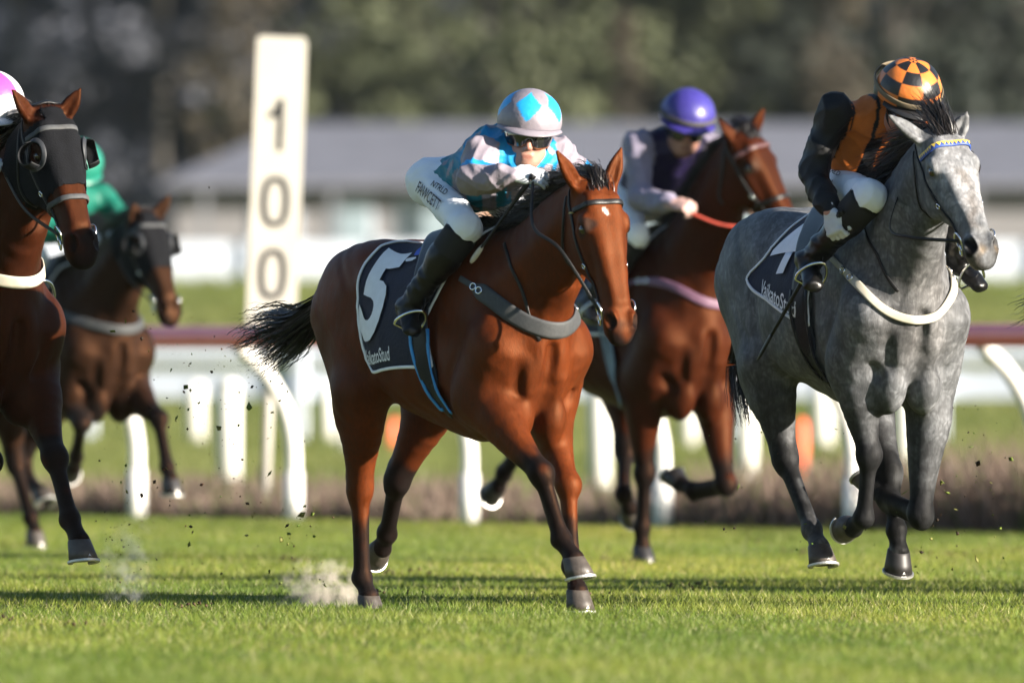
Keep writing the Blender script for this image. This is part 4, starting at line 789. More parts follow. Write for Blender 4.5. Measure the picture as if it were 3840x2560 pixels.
def saddle_set(p, f, st, label_cloth, label_saddle):
    root = empty('saddle_cloth', p['loc'], p['rz'], label_cloth, 'saddle cloth', 'saddle cloths under the racing saddles'); D = Drape(f)
    v = np.linspace(0, 1, 40); S = st.get('S', .60)
    xr = np.interp(v, [0, .15, .4, .75, .9, .97, 1], st.get('rear', [-.20, -.26, -.30, -.29, -.26, -.22, -.17])); xf = np.interp(v, [0, .2, .45, .7, .85, 1], st.get('front', [.44, .42, .36, .25, .27, .31]))
    nu = 30; flap = st.get('flap', 0)
    for sg in (-1, 1):
        X = xr[:, None] * (1 - np.linspace(0, 1, nu)) + xf[:, None] * np.linspace(0, 1, nu); SS = np.repeat((v * S)[:, None], nu, 1) * (1 - st.get('slant', 0) * (1 - np.linspace(0, 1, nu)) ** 1.2)[None] + 1e-6
        P = D.at(X.ravel(), sg * SS.ravel(), .002); w = wrinkle(P, .009, st.get('ws', 4), 20); P = P + f.grad(P) * np.maximum(w, -.001)[:, None]
        if flap: fl = (np.clip(1 - (X.ravel() - xr.min()) / .16, 0, 1) * np.clip((SS.ravel() / S - .35) / .5, 0, 1)) * flap; P = P + np.stack([-fl * .5, sg * fl, fl * .35], 1)
        fc = [(j * nu + i, j * nu + i + 1, (j + 1) * nu + i + 1, (j + 1) * nu + i) for j in range(39) for i in range(nu - 1)]
        o = mesh_obj('cloth', *solid(P, fc if sg > 0 else [q[::-1] for q in fc], .004), M['cloth_navy'], root)
        G = P.reshape(40, nu, 3); edge = np.vstack([G[:, 0], G[-1, 1:], G[::-1, -1][1:]]); edge = (np.vstack([edge[:1], edge, edge[-1:]]))[1:-1]; N = f.grad(edge)
        vv, qq = strap(edge + N * .003, N, .013, .005); MB().add(vv, qq).build('border', M['cloth_white'], root)
    for sg, rt in ((-1, True),):
        if st.get('num'):
            if st['num'] in DIG:
                import bmesh
                poly = DIG[st['num']]; bm = bmesh.new(); vs = [bm.verts.new((a, b, 0)) for a, b in poly]; bm.faces.new(vs); bmesh.ops.triangulate(bm, faces=bm.faces)
                for _ in range(5):
                    ed = [e for e in bm.edges if e.calc_length() > .09]
                    if not ed: break
                    bmesh.ops.subdivide_edges(bm, edges=ed, cuts=1); bmesh.ops.triangulate(bm, faces=bm.faces)
                bm.verts.index_update(); tv = np.array([q.co[:] for q in bm.verts]); tv[:, 1] -= tv[:, 1].min(); tf = [tuple(x.index for x in q.verts) for q in bm.faces]; bm.free()
                if sg * 1 and tf: pass
            else: tv, tf, _, _ = text_polys(st['num'], 1, st.get('bold', .035))
            nx, ns, nw, nh, sh = st['numbox']; decal(D, 'number', tv, tf, M['cloth_white'], root, nx, ns, nw, nh, rt, .013, sh)
        tv, tf, _, _ = text_polys('WaikatoStud', 1, .012); nx, ns, nw, nh = st['textbox']; decal(D, 'lettering', tv, tf, M['cloth_white'], root, nx, ns, nw, nh, rt, .013, 0., st.get('tslope', 0.))
        for m_, cx, cs, rx, rs in (('cloth_blue', *st['logo'], .05, .035), ('cloth_green', st['logo'][0] + .015, st['logo'][1] - .055, .045, .03), ('cloth_white', st['logo'][0] - .03, st['logo'][1] + .05, .04, .012)):
            a = np.linspace(0, 2 * math.pi, 25)[:-1]; tv = np.array([[1 + math.cos(q) * (1 + .15 * math.sin(3 * q)), 1 + math.sin(q) * (1 + .2 * math.cos(2 * q)), 0] for q in a] + [[1, 1, 0]])
            decal(D, 'emblem', tv, [(i, (i + 1) % 24, 24) for i in range(24)], M[m_], root, cx - rx, cs + rs, 2 * rx, 2 * rs, rt, .014)
    # saddle: seat and flaps in leather, girth, stirrups
    sr = empty('saddle', p['loc'], p['rz'], label_saddle, 'saddle', 'racing saddles')
    v = np.linspace(0, 1, 24)
    for sg in (-1, 1):
        xr = np.interp(v, [0, .3, .6, 1], [-.10, -.02, .08, .16]); xf = np.interp(v, [0, .3, .7, 1], [.30, .30, .25, .20]); nu = 18
        X = xr[:, None] * (1 - np.linspace(0, 1, nu)) + xf[:, None] * np.linspace(0, 1, nu); SS = np.repeat((v * .40)[:, None], nu, 1) + 1e-6
        lift = .016 + .030 * np.exp(-(SS / .10) ** 2); P = D.at(X.ravel(), sg * SS.ravel()); P = P + f.grad(P) * lift.ravel()[:, None]
        fc = [(j * nu + i, j * nu + i + 1, (j + 1) * nu + i + 1, (j + 1) * nu + i) for j in range(23) for i in range(nu - 1)]
        o = mesh_obj('flap', *solid(P, fc if sg > 0 else [q[::-1] for q in fc], .010), M['leather'], sr)
        sa = np.linspace(.20, st.get('girth_end', .98), 26); gx = np.interp(sa, [.2, .6, .98], st.get('girth_x', [.20, .24, .34]))
        Pg = D.at(gx, sg * sa, .010); N = f.grad(Pg); vv, qq = strap(Pg, N, .085, .005); MB().add(vv, qq).build('girth', st.get('girth', M['leather']), sr)
        for e in (-1, 1):
            sl_ = sa > st.get('edge_from', .5); Pe = D.at(gx[sl_] + e * .040, sg * sa[sl_], .014); vv, qq = strap(Pe, f.grad(Pe), .016, .005); MB().add(vv, qq).build('girth_edge', st.get('girth_edge', M['leather']), sr)
    return D, root, sr

def stirrup(sr, J, s, m):
    An, To = J['an' + s], J['to' + s]; K = J['kn' + s]; ax = unit(An - K); ft = unit(To - An); c = lerp(An, To, .62) + ax * .02; sd = unit(np.cross(ax, ft)); up_ = unit(np.cross(ft, sd)); up_ = up_ if up_ @ ax < 0 else -up_
    pts = [c - up_ * .045 + sd * .050, c - up_ * .045 - sd * .050, c - up_ * .01 - sd * .060, c + up_ * .05 - sd * .042, c + up_ * .085, c + up_ * .05 + sd * .042, c - up_ * .01 + sd * .060, c - up_ * .045 + sd * .050]
    MB().tube(catmull(pts, 4), .006, 8, False).build('stirrup', m, sr)
    top = V(.20, (-.15 if s == 'R' else .15), 1.50); MB().tube(catmull([c + up_ * .085, lerp(c + up_ * .085, top, .5) + V(0, .02 if s == 'L' else -.02, 0), top], 6), .009, 6, flat=.3).build('stirrup_leather', M['leather'], sr)

def bridle_set(p, f, hd, hands, label, st=None):
    st = st or {}; H = hd['H']; root = empty('bridle', p['loc'], p['rz'], label, 'bridle', 'bridles with bit rings and reins'); lm = st.get('leather', M['leather'])
    if st.get('browband') == 'zig':
        P, N = on_skin(f, [H(.075, s, u) for s, u in ((-.094, -.085), (-.088, -.05), (-.06, -.01), (0, .0), (.06, -.01), (.088, -.05), (.094, -.085))], .004, 8); vv, qq = strap(P, N, .024, .006); bb = MB().add(vv, qq).build('browband', M['bb_blue'], root)
        T = np.gradient(P, axis=0); W = np.cross(T, N); W /= np.linalg.norm(W, axis=1)[:, None]; mb = MB()
        for i in range(1, len(P) - 2, 2):
            sg = 1 if (W[i] @ hd['hf']) < 0 else -1; mb.add([P[i] + N[i] * .0085 + W[i] * .010 * sg, P[i + 2] + N[i + 2] * .0085 + W[i + 2] * .010 * sg, P[i + 1] + N[i + 1] * .0085 - W[i + 1] * .008 * sg], [(0, 1, 2)])
        mb.build('browband_triangles', M['bb_gold'], bb, smooth=False)
    else:
        skin_strap(f, 'browband', [H(.075, s, u) for s, u in ((-.096, -.085), (-.09, -.05), (-.06, -.01), (0, .0), (.06, -.01), (.09, -.05), (.096, -.085))], .022, .006, st.get('bb', lm), root)
    for s in (-1, 1):
        skin_strap(f, 'cheekpiece', [H(-.03, .05 * s, -.10), H(.03, .088 * s, -.11), H(.10, .10 * s, -.10), H(.20, .095 * s, -.10), H(.32, .08 * s, -.10), H(.42, .066 * s, -.095), H(.455, .062 * s, -.092)], .015, .005, lm, root)
        skin_strap(f, 'throatlatch', [H(.0, .08 * s, -.13), H(.09, .09 * s, -.16), H(.17, .08 * s, -.22), H(.22, .03 * s, -.265)], .012, .005, lm, root, off=.006)
        bc = f.snap([H(.475, .068 * s, -.090)], .010)[0]; n_ = f.grad(bc[None])[0]; ring('bit_ring', bc + hd['hf'] * .012, n_ + hd['hf'] * .2, .036, .0045, M['steel'], root); ring('bit_ring', bc + hd['hf'] * .052 - hd['hu'] * .01, n_, .020, .004, M['steel'], root)
        bk = f.snap([H(.30, .08 * s, -.10)], .008)[0]; ring('buckle', bk, f.grad(bk[None])[0], .012, .003, M['steel'], root, .8)
        if st.get('rosette'): MB().lathe([(.001, .008), (.010, .006), (.013, 0)], 12, c=f.snap([H(.085, .100 * s, -.09)], .008)[0]).build('rosette', M['brass'], root)
        hnd = hands['R' if s < 0 else 'L']
        if hnd is not None:
            mid = [V(*q) for q in (st.get('rein_mid', {}).get('R' if s < 0 else 'L') or [])]
            P = catmull([bc + hd['hf'] * .012] + (mid or [lerp(bc, hnd, .5) + V(0, .02 * s, -.04)]) + [V(*hnd)], 12)
            MB().tube(P, .0075, 6, flat=.35).build('rein', st.get('rein', lm), root)
    skin_strap(f, 'headpiece', [H(-.03, -.05, -.10), H(-.045, -.03, -.06), H(-.048, 0, -.055), H(-.045, .03, -.06), H(-.03, .05, -.10)], .02, .006, lm, root, n=6)
    if st.get('noseband'):
        a = np.linspace(0, 2 * math.pi, 25)[:-1]; P = f.snap([H(.37, .09 * math.sin(t), -.085 + .085 * math.cos(t)) for t in a], .004); vv, qq = strap(P, f.grad(P), .022, .006, True); MB().add(vv, qq).build('noseband', st.get('nose_mat', lm), root)
    return root

def breast_band(p, f, pts, w, th, m, label, extra=None):
    root = empty('breastplate', p['loc'], p['rz'], label, 'breastplate', 'breastplates across the horses'); P, N = on_skin(f, pts, .007, 8, smooth=70)
    ww = np.interp(np.linspace(0, 1, len(P)), [0, .10, .16, .84, .90, 1], [.025, .025, w, w, .025, .025]); vv, qq = strap(P, N, ww, th); MB().add(vv, qq).build('band', m, root)
    for t in (.115, .155, .845, .885):
        i = int(t * (len(P) - 1)); ring('buckle', P[i] + N[i] * (th + .002), N[i], .017, .0035, M['steel'], root, .8)
    if extra:
        for q in extra: skin_strap(f, 'strap', q, .014, .004, M['leather'], root)
    return root

def hood_set(p, f, hd, label, P0, Q0):
    """blinker hood: a cloth skin over the head with ear and eye holes and a cup beside each eye"""
    root = empty('blinker_hood', p['loc'], p['rz'], label, 'hood', 'blinker hoods'); H = hd['H']; pl, hf, hs, hu = hd['pl'], hd['hf'], hd['hs'], hd['hu']
    d = P0 - pl; t = d @ hf; s = d @ hs; u = d @ hu; N = f.grad(P0)
    ok = (t < .335 + .05 * np.clip(-u / .2, 0, 1)) & (t > -.03 - np.clip(-u - .1, 0, 1) * .2) & (u > -.30) & (u < .05) & ~((t < .035) & (np.abs(s) > .052) & (u > -.125))
    for sg in (-1, 1): ok &= np.linalg.norm(P0 - H(.163, .095 * sg, -.046), axis=1) > .040
    fm = ok[Q0].all(1); used = np.unique(Q0[fm]); mp = -np.ones(len(P0), int); mp[used] = np.arange(len(used)); o = mesh_obj('hood', *solid(P0[used] + N[used] * .006, mp[Q0[fm]], .003), M['mesh_hood'], root)
    for sg in (-1, 1):
        c = H(.165, .098 * sg, -.050); nrm = unit(hs * sg * .9 + hu * .45); a = unit(hf - nrm * (hf @ nrm)); b = np.cross(nrm, a); b = b if b @ hu < 0 else -b; G = []   # b points back to the cheek
        na2 = 25
        for j, e in enumerate(np.linspace(0, 1.25, 8)):
            for q in np.linspace(-math.pi * .62, math.pi * .62, na2):
                R = .058; G.append(c + (a * math.sin(q) + b * math.cos(q)) * R * (math.cos(e * .55)) + nrm * R * .85 * math.sin(e))
        mesh_obj('blinker_cup', *solid(G, [(j * na2 + i, j * na2 + i + 1, (j + 1) * na2 + i + 1, (j + 1) * na2 + i) for j in range(7) for i in range(na2 - 1)], .003), M['cup'], root)
        rp = f.snap([c + (a * math.sin(q) + b * math.cos(q)) * .056 for q in np.linspace(0, 2 * math.pi, 41)[:-1]], .008); vv, qq = strap(rp, f.grad(rp), .020, .005, True); MB().add(vv, qq).build('cup_rim', M['cup_rim'], root)
    return root

def whip(p, a, b, label, r0=.010, r1=.006, flap=.16, m2=None):
    root = empty('whip', p['loc'], p['rz'], label, 'whip', 'riding whips'); a = V(*a); b = V(*b); t = np.linspace(0, 1, 10)
    MB().tube([lerp(a, b, q * .82) for q in t], np.interp(t, [0, .25, .3, 1], [r0 * 1.2, r0 * 1.1, r0 * .8, r1]), 8).build('shaft', M['leather'], root)
    MB().tube([lerp(a, b, q) for q in np.linspace(.80, 1, 6)], [.008, .012, .013, .013, .012, .006], 6, flat=.35).build('flap', m2 or M['leather'], root)
    MB().tube([a - unit(b - a) * .02, a], [.016, .012], 8).build('knob', M['leather'], root); return root

# ------------------------------------------------------------------ the place
RAIL_D = unit(V(4.91, -7.6, 0)); RAIL_N = V(RAIL_D[1], -RAIL_D[0], 0)          # rail direction; normal towards the track
if RAIL_N[1] > 0: RAIL_N = -RAIL_N
def ground_z(X, Y):
    Y = np.asarray(Y, float); return np.interp(Y, [0, 185, 215, 262, 300, 420, 900], [0, 0, .95, 2.4, 2.6, 6, 30])
def turf_mat():
    m, t, b = node_mat('turf'); N = t.nodes; L = t.links; tc = N.new('ShaderNodeTexCoord')
    a = N.new('ShaderNodeTexNoise'); a.inputs['Scale'].default_value = .35; a.inputs['Detail'].default_value = 6; L.new(tc.outputs['Object'], a.inputs['Vector'])
    c = N.new('ShaderNodeTexNoise'); c.inputs['Scale'].default_value = 14; c.inputs['Detail'].default_value = 4; L.new(tc.outputs['Object'], c.inputs['Vector'])
    mx = N.new('ShaderNodeMath'); mx.operation = 'MULTIPLY_ADD'; mx.inputs[1].default_value = .45; L.new(c.outputs[0], mx.inputs[0]); L.new(a.outputs[0], mx.inputs[2])
    r = N.new('ShaderNodeValToRGB'); e = r.color_ramp.elements; e[0].position = .5; e[0].color = (.075, .105, .022, 1); e[1].position = .9; e[1].color = (.145, .16, .045, 1); L.new(mx.outputs[0], r.inputs[0])
    L.new(r.outputs[0], b.inputs['Base Color']); b.inputs['Roughness'].default_value = .95; b.inputs['Specular IOR Level'].default_value = .1; return m
def leaf_mat(name, var=.3, trans=.35):
    m = bpy.data.materials.new(name); m.use_nodes = True; t = m.node_tree; N = t.nodes; L = t.links; N.remove(N['Principled BSDF'])
    at = N.new('ShaderNodeAttribute'); at.attribute_name = 'tint'; d = N.new('ShaderNodeBsdfDiffuse'); tr = N.new('ShaderNodeBsdfTranslucent'); gl = N.new('ShaderNodeBsdfGlossy'); gl.inputs['Roughness'].default_value = .5
    L.new(at.outputs['Color'], d.inputs[0]); L.new(at.outputs['Color'], tr.inputs[0]); mx = N.new('ShaderNodeMixShader'); mx.inputs[0].default_value = trans; L.new(d.outputs[0], mx.inputs[1]); L.new(tr.outputs[0], mx.inputs[2])
    m2 = N.new('ShaderNodeMixShader'); m2.inputs[0].default_value = .012; L.new(mx.outputs[0], m2.inputs[1]); L.new(gl.outputs[0], m2.inputs[2]); L.new(m2.outputs[0], N['Material Output'].inputs[0]); return m
M['turf'] = turf_mat(); M['blade'] = leaf_mat('grass_blades'); M['leaf'] = leaf_mat('leaves', trans=.25)
M['white_paint'] = mat('white_paint', (.56, .60, .68), .5, var=.04, scale=3, dirt=((.42, .44, .48), 2.5, .3))  # white paint tinted blue-grey to stand for skylit shade
M['board_white'] = mat('marker_white', (.46, .44, .39), .55, var=.03, scale=4, dirt=((.62, .58, .48), 3, .3))
M['digit'] = mat('digit_grey', (.012, .012, .012), .6); M['rail_red'] = mat('rail_red', (1.0, .20, .19), .22, spec=.8, var=.06, scale=4, dirt=((.95, .34, .34), 5, .3))
M['plastic'] = mat('rail_white', (.74, .72, .67), .35, var=.03, scale=3); M['marker_orange'] = mat('marker_orange', (.85, .13, .05), .5)
M['roof'] = mat('roof_grey', (.12, .123, .147), .75, var=.15, scale=1.2); M['wall'] = mat('wall_cream', (.17, .165, .17), .8, var=.08, scale=1); M['wall_grey'] = mat('wall_grey', (.13, .135, .15), .8, var=.1)
M['pane'] = mat('window_pane', (.20, .25, .28), .12, var=.3, scale=1.5); M['blind'] = mat('window_blind', (.60, .50, .40), .8, var=.15, scale=1); M['peach'] = mat('shutter_peach', (.62, .36, .24), .8, var=.1)
M['bark'] = mat('bark', (.075, .068, .060), .9, var=.3, scale=8); M['soil'] = mat('soil', (.09, .06, .04), .95, var=.4, scale=40)
# ground sheet with a rising bank behind the infield
ys = np.concatenate([np.linspace(-60, 180, 61), np.linspace(185, 300, 41), np.linspace(310, 900, 30)]); xs = np.linspace(-260, 260, 53)
GX, GY = np.meshgrid(xs, ys); GZ = ground_z(GX, GY); n = len(xs)
o = mesh_obj('ground', np.stack([GX, GY, GZ], 2).reshape(-1, 3), np.array([(j * n + i, j * n + i + 1, (j + 1) * n + i + 1, (j + 1) * n + i) for j in range(len(ys) - 1) for i in range(n - 1)]), M['turf']); o['kind'] = 'structure'

def blades(n, x, y, z, hgt, wid, lean, tint, r):
    a = r.uniform(0, 6.283, n); dx, dy = np.cos(a) * wid, np.sin(a) * wid * .5; lx, ly = r.normal(0, lean, n) * hgt, r.normal(0, lean, n) * hgt
    P = np.stack([np.stack([x - dx, y - dy, z], 1), np.stack([x + dx, y + dy, z], 1), np.stack([x + lx, y + ly, z + hgt], 1)], 1).reshape(-1, 3)
    return P, np.arange(3 * n).reshape(-1, 3), np.repeat(tint, 3, 0)
r = np.random.default_rng(2); n = 480000; y = 44 + 54 * r.uniform(0, 1, n) ** 1.15; x = r.uniform(-1, 1, n) * (y * .0357 + 2.0)
front = (V(-2.42, 93.5, 0) - 0); edge = (x - front[0]) * (-RAIL_N[0]) + (y - front[1]) * (-RAIL_N[1]); keep = edge < .35; x, y = x[keep], y[keep]; n = len(x)
pat = np.sin(x * 1.9 + 1.1 * np.sin(y * .31)) * np.sin(y * .53 + x * .7) + .5 * np.sin(x * 7.1 + y * 1.7)
hgt = np.abs(r.normal(.018, .008, n)) + .009 + .006 * pat; tall = r.uniform(0, 1, n) < .015; hgt[tall] *= 1.9
g1, g2, g3 = V(.108, .168, .021), V(.245, .258, .052), V(.42, .38, .18); t = np.clip(r.normal(.40 + .20 * pat, .28), 0, 1)[:, None]; tint = g1 * (1 - t) + g2 * t; dry = r.uniform(0, 1, n) < .08; tint[dry] = g3; p2 = np.sin(x * .83 + 2.1 * np.sin(y * .11 + 1)) * np.sin(y * .19 + 1.3 * np.sin(x * .9)) + .5 * np.sin(x * 3.3 + y * .8) * np.sin(y * .9); tint *= r.uniform(.72, 1.28, (n, 1)) * (1 + .16 * p2)[:, None] * np.stack([1 + .12 * p2, np.ones(n), 1 + 0 * p2], 1)
P, Q, C = blades(n, x, y, -.004 + 0 * x, hgt, r.uniform(.0018, .0036, n), .6, tint, r); o = mesh_obj('grass', P, Q, M['blade'], cols=C, smooth=False); tag(o, 'short mown green turf of the racetrack', 'grass', kind='stuff')

# rough strip of dry scrub behind the rail
n = 62000; s = r.uniform(-12, 12, n); w = np.abs(r.normal(0, 1, n)) * 1.6 + .25; c0 = V(.35, 89.5, 0); bx = c0[0] + RAIL_D[0] * s - RAIL_N[0] * w; by = c0[1] + RAIL_D[1] * s - RAIL_N[1] * w
hgt = (.30 + .10 * np.sin(s * 1.3) * np.sin(s * .47 + 2) + .05 * np.sin(s * 4.1) + .05 * np.clip(s, -2, 9)) * r.uniform(.25, 1.2, n); hgt = np.clip(hgt, .05, .7)
t = r.uniform(0, 1, (n, 1)); tint = V(.105, .078, .066) * (1 - t) + V(.25, .18, .14) * t; gr = r.uniform(0, 1, n) < .12; tint[gr] = V(.12, .15, .05)
P, Q, C = blades(n, bx, by, 0 * bx, hgt, r.uniform(.006, .016, n), .35, tint, r); o = mesh_obj('scrub', P, Q, M['leaf'], cols=C, smooth=False); tag(o, 'low dry brown scrub growing along the foot of the running rail', 'scrub', kind='stuff')

# longer grass of the infield and the bank
n = 125000; y = 91 + 172 * r.uniform(0, 1, n) ** 1.1; x = r.uniform(-1, 1, n) * (y * .0357 + 2.4); edge = (x - front[0]) * (-RAIL_N[0]) + (y - front[1]) * (-RAIL_N[1]); keep = edge > 2.2; x, y = x[keep], y[keep]; n = len(x); sz = y / 110
t = np.clip(r.normal(.45 + .25 * np.sin(x * .9 + np.sin(y * .2)) * np.sin(y * .17), .2), 0, 1)[:, None]; tint = V(.10, .135, .030) * (1 - t) + V(.21, .215, .075) * t
P, Q, C = blades(n, x, y, ground_z(x, y) - .01, np.abs(r.normal(.07, .02, n)) * sz + .02, r.uniform(.008, .018, n) * sz, .5, tint, r); o = mesh_obj('infield_grass', P, Q, M['blade'], cols=C, smooth=False); tag(o, 'paler rough grass of the infield beyond the rail', 'grass', kind='stuff')

# running rail: tube on gooseneck supports
rr = empty('running_rail', (0, 90, 0), 0, 'white gooseneck running rail with a red tube, bordering the track', 'rail'); O_ = V(0, 90, 0)
base0 = V(-2.03, 93.5, 0); sp = 2.62
tubeP = lambda s, z: base0 + RAIL_D * s + RAIL_N * .46 + V(0, 0, z)
MB().tube([tubeP(q, 1.185) - O_ for q in np.linspace(-14, 16, 12)], .070, 16).build('rail_tube', M['rail_red'], rr)
for s in (-5.9, -.36, 5.2, 10.7): MB().tube([tubeP(s - .055, 1.185) - O_, tubeP(s + .055, 1.185) - O_], .0735, 16).build('rail_joint', M['plastic'], rr)
POST_S = []
for px in (514, 1102, 1760, 2485, 3200, 3900):
    best = min(np.linspace(-6, 12, 3601), key=lambda q: abs(1920 + 53760 * (base0 + RAIL_D * q)[0] / (base0 + RAIL_D * q)[1] - px)); POST_S.append(best)
for s in POST_S + [POST_S[0] - 2.1, POST_S[0] - 4.2, POST_S[0] - 6.3, POST_S[-1] + 2.1, POST_S[-1] + 4.2]:
    b = base0 + RAIL_D * s - O_; pts = [b, b + V(0, 0, .30), b + RAIL_N * .01 + V(0, 0, .52), b + RAIL_N * .075 + V(0, 0, .74), b + RAIL_N * .22 + V(0, 0, .96), b + RAIL_N * .42 + V(0, 0, 1.13)]
    MB().tube(catmull(pts, 4), .052, 14).build('support_post', M['plastic'], rr); MB().tube([b - V(0, 0, .05), b + V(0, 0, .32)], .062, 14).build('post_sleeve', M['plastic'], rr)

# 100 m marker
Ym = 94.2; k = Ym / 53760; mx0 = (1015 - 1920) * k; mk_ = empty('marker_post', (mx0, Ym, 0), 0, 'tall white marker board reading 100 on a thin pole', 'marker post')
mk_.rotation_euler = (0, math.radians(2.2), 0); bw, z0, z1, th = .33, 1.245, 3.16, .05
def rounded(w, za, zb, rad, n=6):
    out = []
    for cx, cz, a0 in ((w / 2 - rad, za + rad, -90), (w / 2 - rad, zb - rad, 0), (-w / 2 + rad, zb - rad, 90), (-w / 2 + rad, za + rad, 180)):
        out += [(cx + rad * math.cos(math.radians(a0 + 90 * i / n)), cz + rad * math.sin(math.radians(a0 + 90 * i / n))) for i in range(n + 1)]
    return out
rp = rounded(bw, z0, z1, .035); n = len(rp); off = -.045
MB().add([(a + off, -th / 2, b) for a, b in rp] + [(a + off, th / 2, b) for a, b in rp], [tuple(range(n)), tuple(range(n, 2 * n))[::-1]] + [(i, n + i, n + (i + 1) % n, (i + 1) % n) for i in range(n)][::1]).build('board', M['board_white'], mk_, smooth=False)
MB().tube([(-.045, .04, -.05), (-.045, .04, 1.9)], .035, 12).build('pole', M['board_white'], mk_)
def stadium(cz, w, h_, sw, cx=0):
    a = np.linspace(0, 2 * math.pi, 41)[:-1]; e = lambda W_, H_: [(cx + W_ / 2 * np.sign(math.cos(q)) * abs(math.cos(q)) ** .75, cz + H_ / 2 * np.sign(math.sin(q)) * abs(math.sin(q)) ** .85) for q in a]
    A_, B_ = e(w, h_), e(w - 2 * sw, h_ - 2 * sw); return [(x_, -th / 2 - .006, z_) for x_, z_ in A_ + B_], [(i, (i + 1) % 40, 40 + (i + 1) % 40, 40 + i) for i in range(60)]
for cz in (2.075, 1.60):
    v_, f_ = stadium(cz, .185, .335, .038, -.048); MB().add(v_, f_).build('digit', M['digit'], mk_, smooth=False)
one = [(.030, 2.41), (.030, 2.75), (-.005, 2.75), (-.030, 2.68), (-.07, 2.655), (-.07, 2.62), (-.005, 2.635), (-.005, 2.41)]
MB().add([(a - .045, -th / 2 - .006, b) for a, b in one], [tuple(range(len(one)))]).build('digit', M['digit'], mk_, smooth=False)

# posts standing in the infield
def infield_post(px, Y, w, z1, name, label, m='plastic', group='white posts in the infield'):
    X = (px - 1920) * Y / 53760; e = empty(name, (X, Y, 0), 0, label, 'post', group); MB().tube([(0, 0, -.05), (0, 0, z1 * .9), (0, 0, z1 - .03), (0, 0, z1)], [w / 2, w / 2, w / 2 * .95, w / 2 * .5], 14).build('post', M[m], e); MB().tube([(0, 0, z1 * .96), (0, 0, z1 + .03)], [w * .56, w * .3], 14).build('cap', M[m], e)
for px, Y, w, lab in ((858, 108, .19, 'thick white post in the infield left of the curved rail support below the marker'), (2248, 108, .18, 'thick white post behind the chest of the bay with the number 5'), (2800, 110, .18, 'thick white post between the forelegs of the purple rider\'s bay and the grey'), (3395, 109, .17, 'thick white post behind the legs of the grey')): infield_post(px, Y, w, .86, 'infield_post', lab)
for px, Y, w, lab in ((735, 165, .20, 'short white post under the far fence left of the marker'), (1235, 168, .2, 'short white post under the far fence right of the marker'), (1300, 150, .2, 'short white post beside the hind leg of the bay with the number 5'), (2585, 160, .2, 'short white post under the far fence behind the purple rider\'s bay'), (3085, 158, .24, 'short white post under the far fence left of the grey')): infield_post(px, Y, w, .72, 'fence_stump', lab, group='short white posts under the far fence')
Y = 120; e = empty('lane_marker', ((3005 - 1920) * Y / 53760, Y, 0), 0, 'upright orange plastic lane marker in the infield left of the grey', 'marker'); MB().lathe([(.001, .54), (.04, .53), (.055, .46), (.057, .20), (.045, .06), (.05, 0)], 16).build('marker_body', M['marker_orange'], e); MB().lathe([(.10, 0), (.10, .02), (.06, .04)], 16).build('foot', M['marker_orange'], e)
Y = 158; e = empty('lane_marker', ((1475 - 1920) * Y / 53760, Y, 0), 0, 'orange plastic lane marker seen between the hind legs of the bay with the number 5', 'marker'); MB().lathe([(.001, .36), (.05, .35), (.07, .30), (.075, .15), (.06, .06), (.06, 0)], 16).build('marker_body', M['marker_orange'], e); MB().lathe([(.12, 0), (.12, .02), (.08, .04)], 16).build('foot', M['marker_orange'], e)

# far fences
def board_fence(name, label, c, d, L_, boards, post_h, sp, m='white_paint', w=.12):
    e = empty(name, c, 0, label, 'fence'); d = unit(V(*d)); nrm = V(d[1], -d[0], 0); k = int(L_ / sp)
    for i in range(-k, k + 1): MB().box(d * i * sp + V(0, 0, post_h / 2 - .05), (w, w, post_h + .1), np.array([d, nrm, V(0, 0, 1)])).build('post', M[m], e, smooth=False)
    for z, hh in boards:
        for i in range(-k, k): MB().box(d * (i + .5) * sp + V(0, 0, z) - nrm * .08, (sp - .01, .03, hh), np.array([d, nrm, V(0, 0, 1)])).build('board', M[m], e, smooth=False)
board_fence('far_rail_fence', 'white two board fence across the infield, in shade', (0, 170, 0), (.97, -.24, 0), 26, ((1.07, .15), (.72, .32)), 1.15, 2.6)
board_fence('bank_fence', 'white board fence along the top of the grass bank before the building', (0, 262, 2.4), (1, -.04, 0), 24, ((.20, .32), (.55, .34)), .78, 2.4)
# hedge below the bank
def leaf_cloud(n, pos, size, tint, r):
    a = r.normal(0, 1, (n, 3)); a /= np.linalg.norm(a, axis=1)[:, None]; b = np.cross(a, r.normal(0, 1, (n, 3))); b /= np.linalg.norm(b, axis=1)[:, None]; s_ = (size * r.uniform(.6, 1.4, n))[:, None]
    P = np.stack([pos - a * s_, pos + b * s_ * .55, pos + a * s_, pos - b * s_ * .55], 1).reshape(-1, 3); return P, np.arange(4 * n).reshape(-1, 4), np.repeat(tint, 4, 0)
n = 14000; hx = r.uniform(-14, 14, n); hy = 212 + r.normal(0, .35, n); hz = ground_z(0, hy) + r.uniform(0, 1, n) * (.62 + .08 * np.sin(hx * 2.1) + .05 * np.sin(hx * 5.3)); tint = (V(.055, .070, .022) + r.uniform(0, 1, (n, 1)) * V(.05, .05, .015))
P, Q, C = leaf_cloud(n, np.stack([hx, hy, hz], 1), .05, tint, r); tag(mesh_obj('hedge', P, Q, M['leaf'], cols=C, smooth=False), 'low dark clipped hedge along the foot of the grass bank', 'hedge')

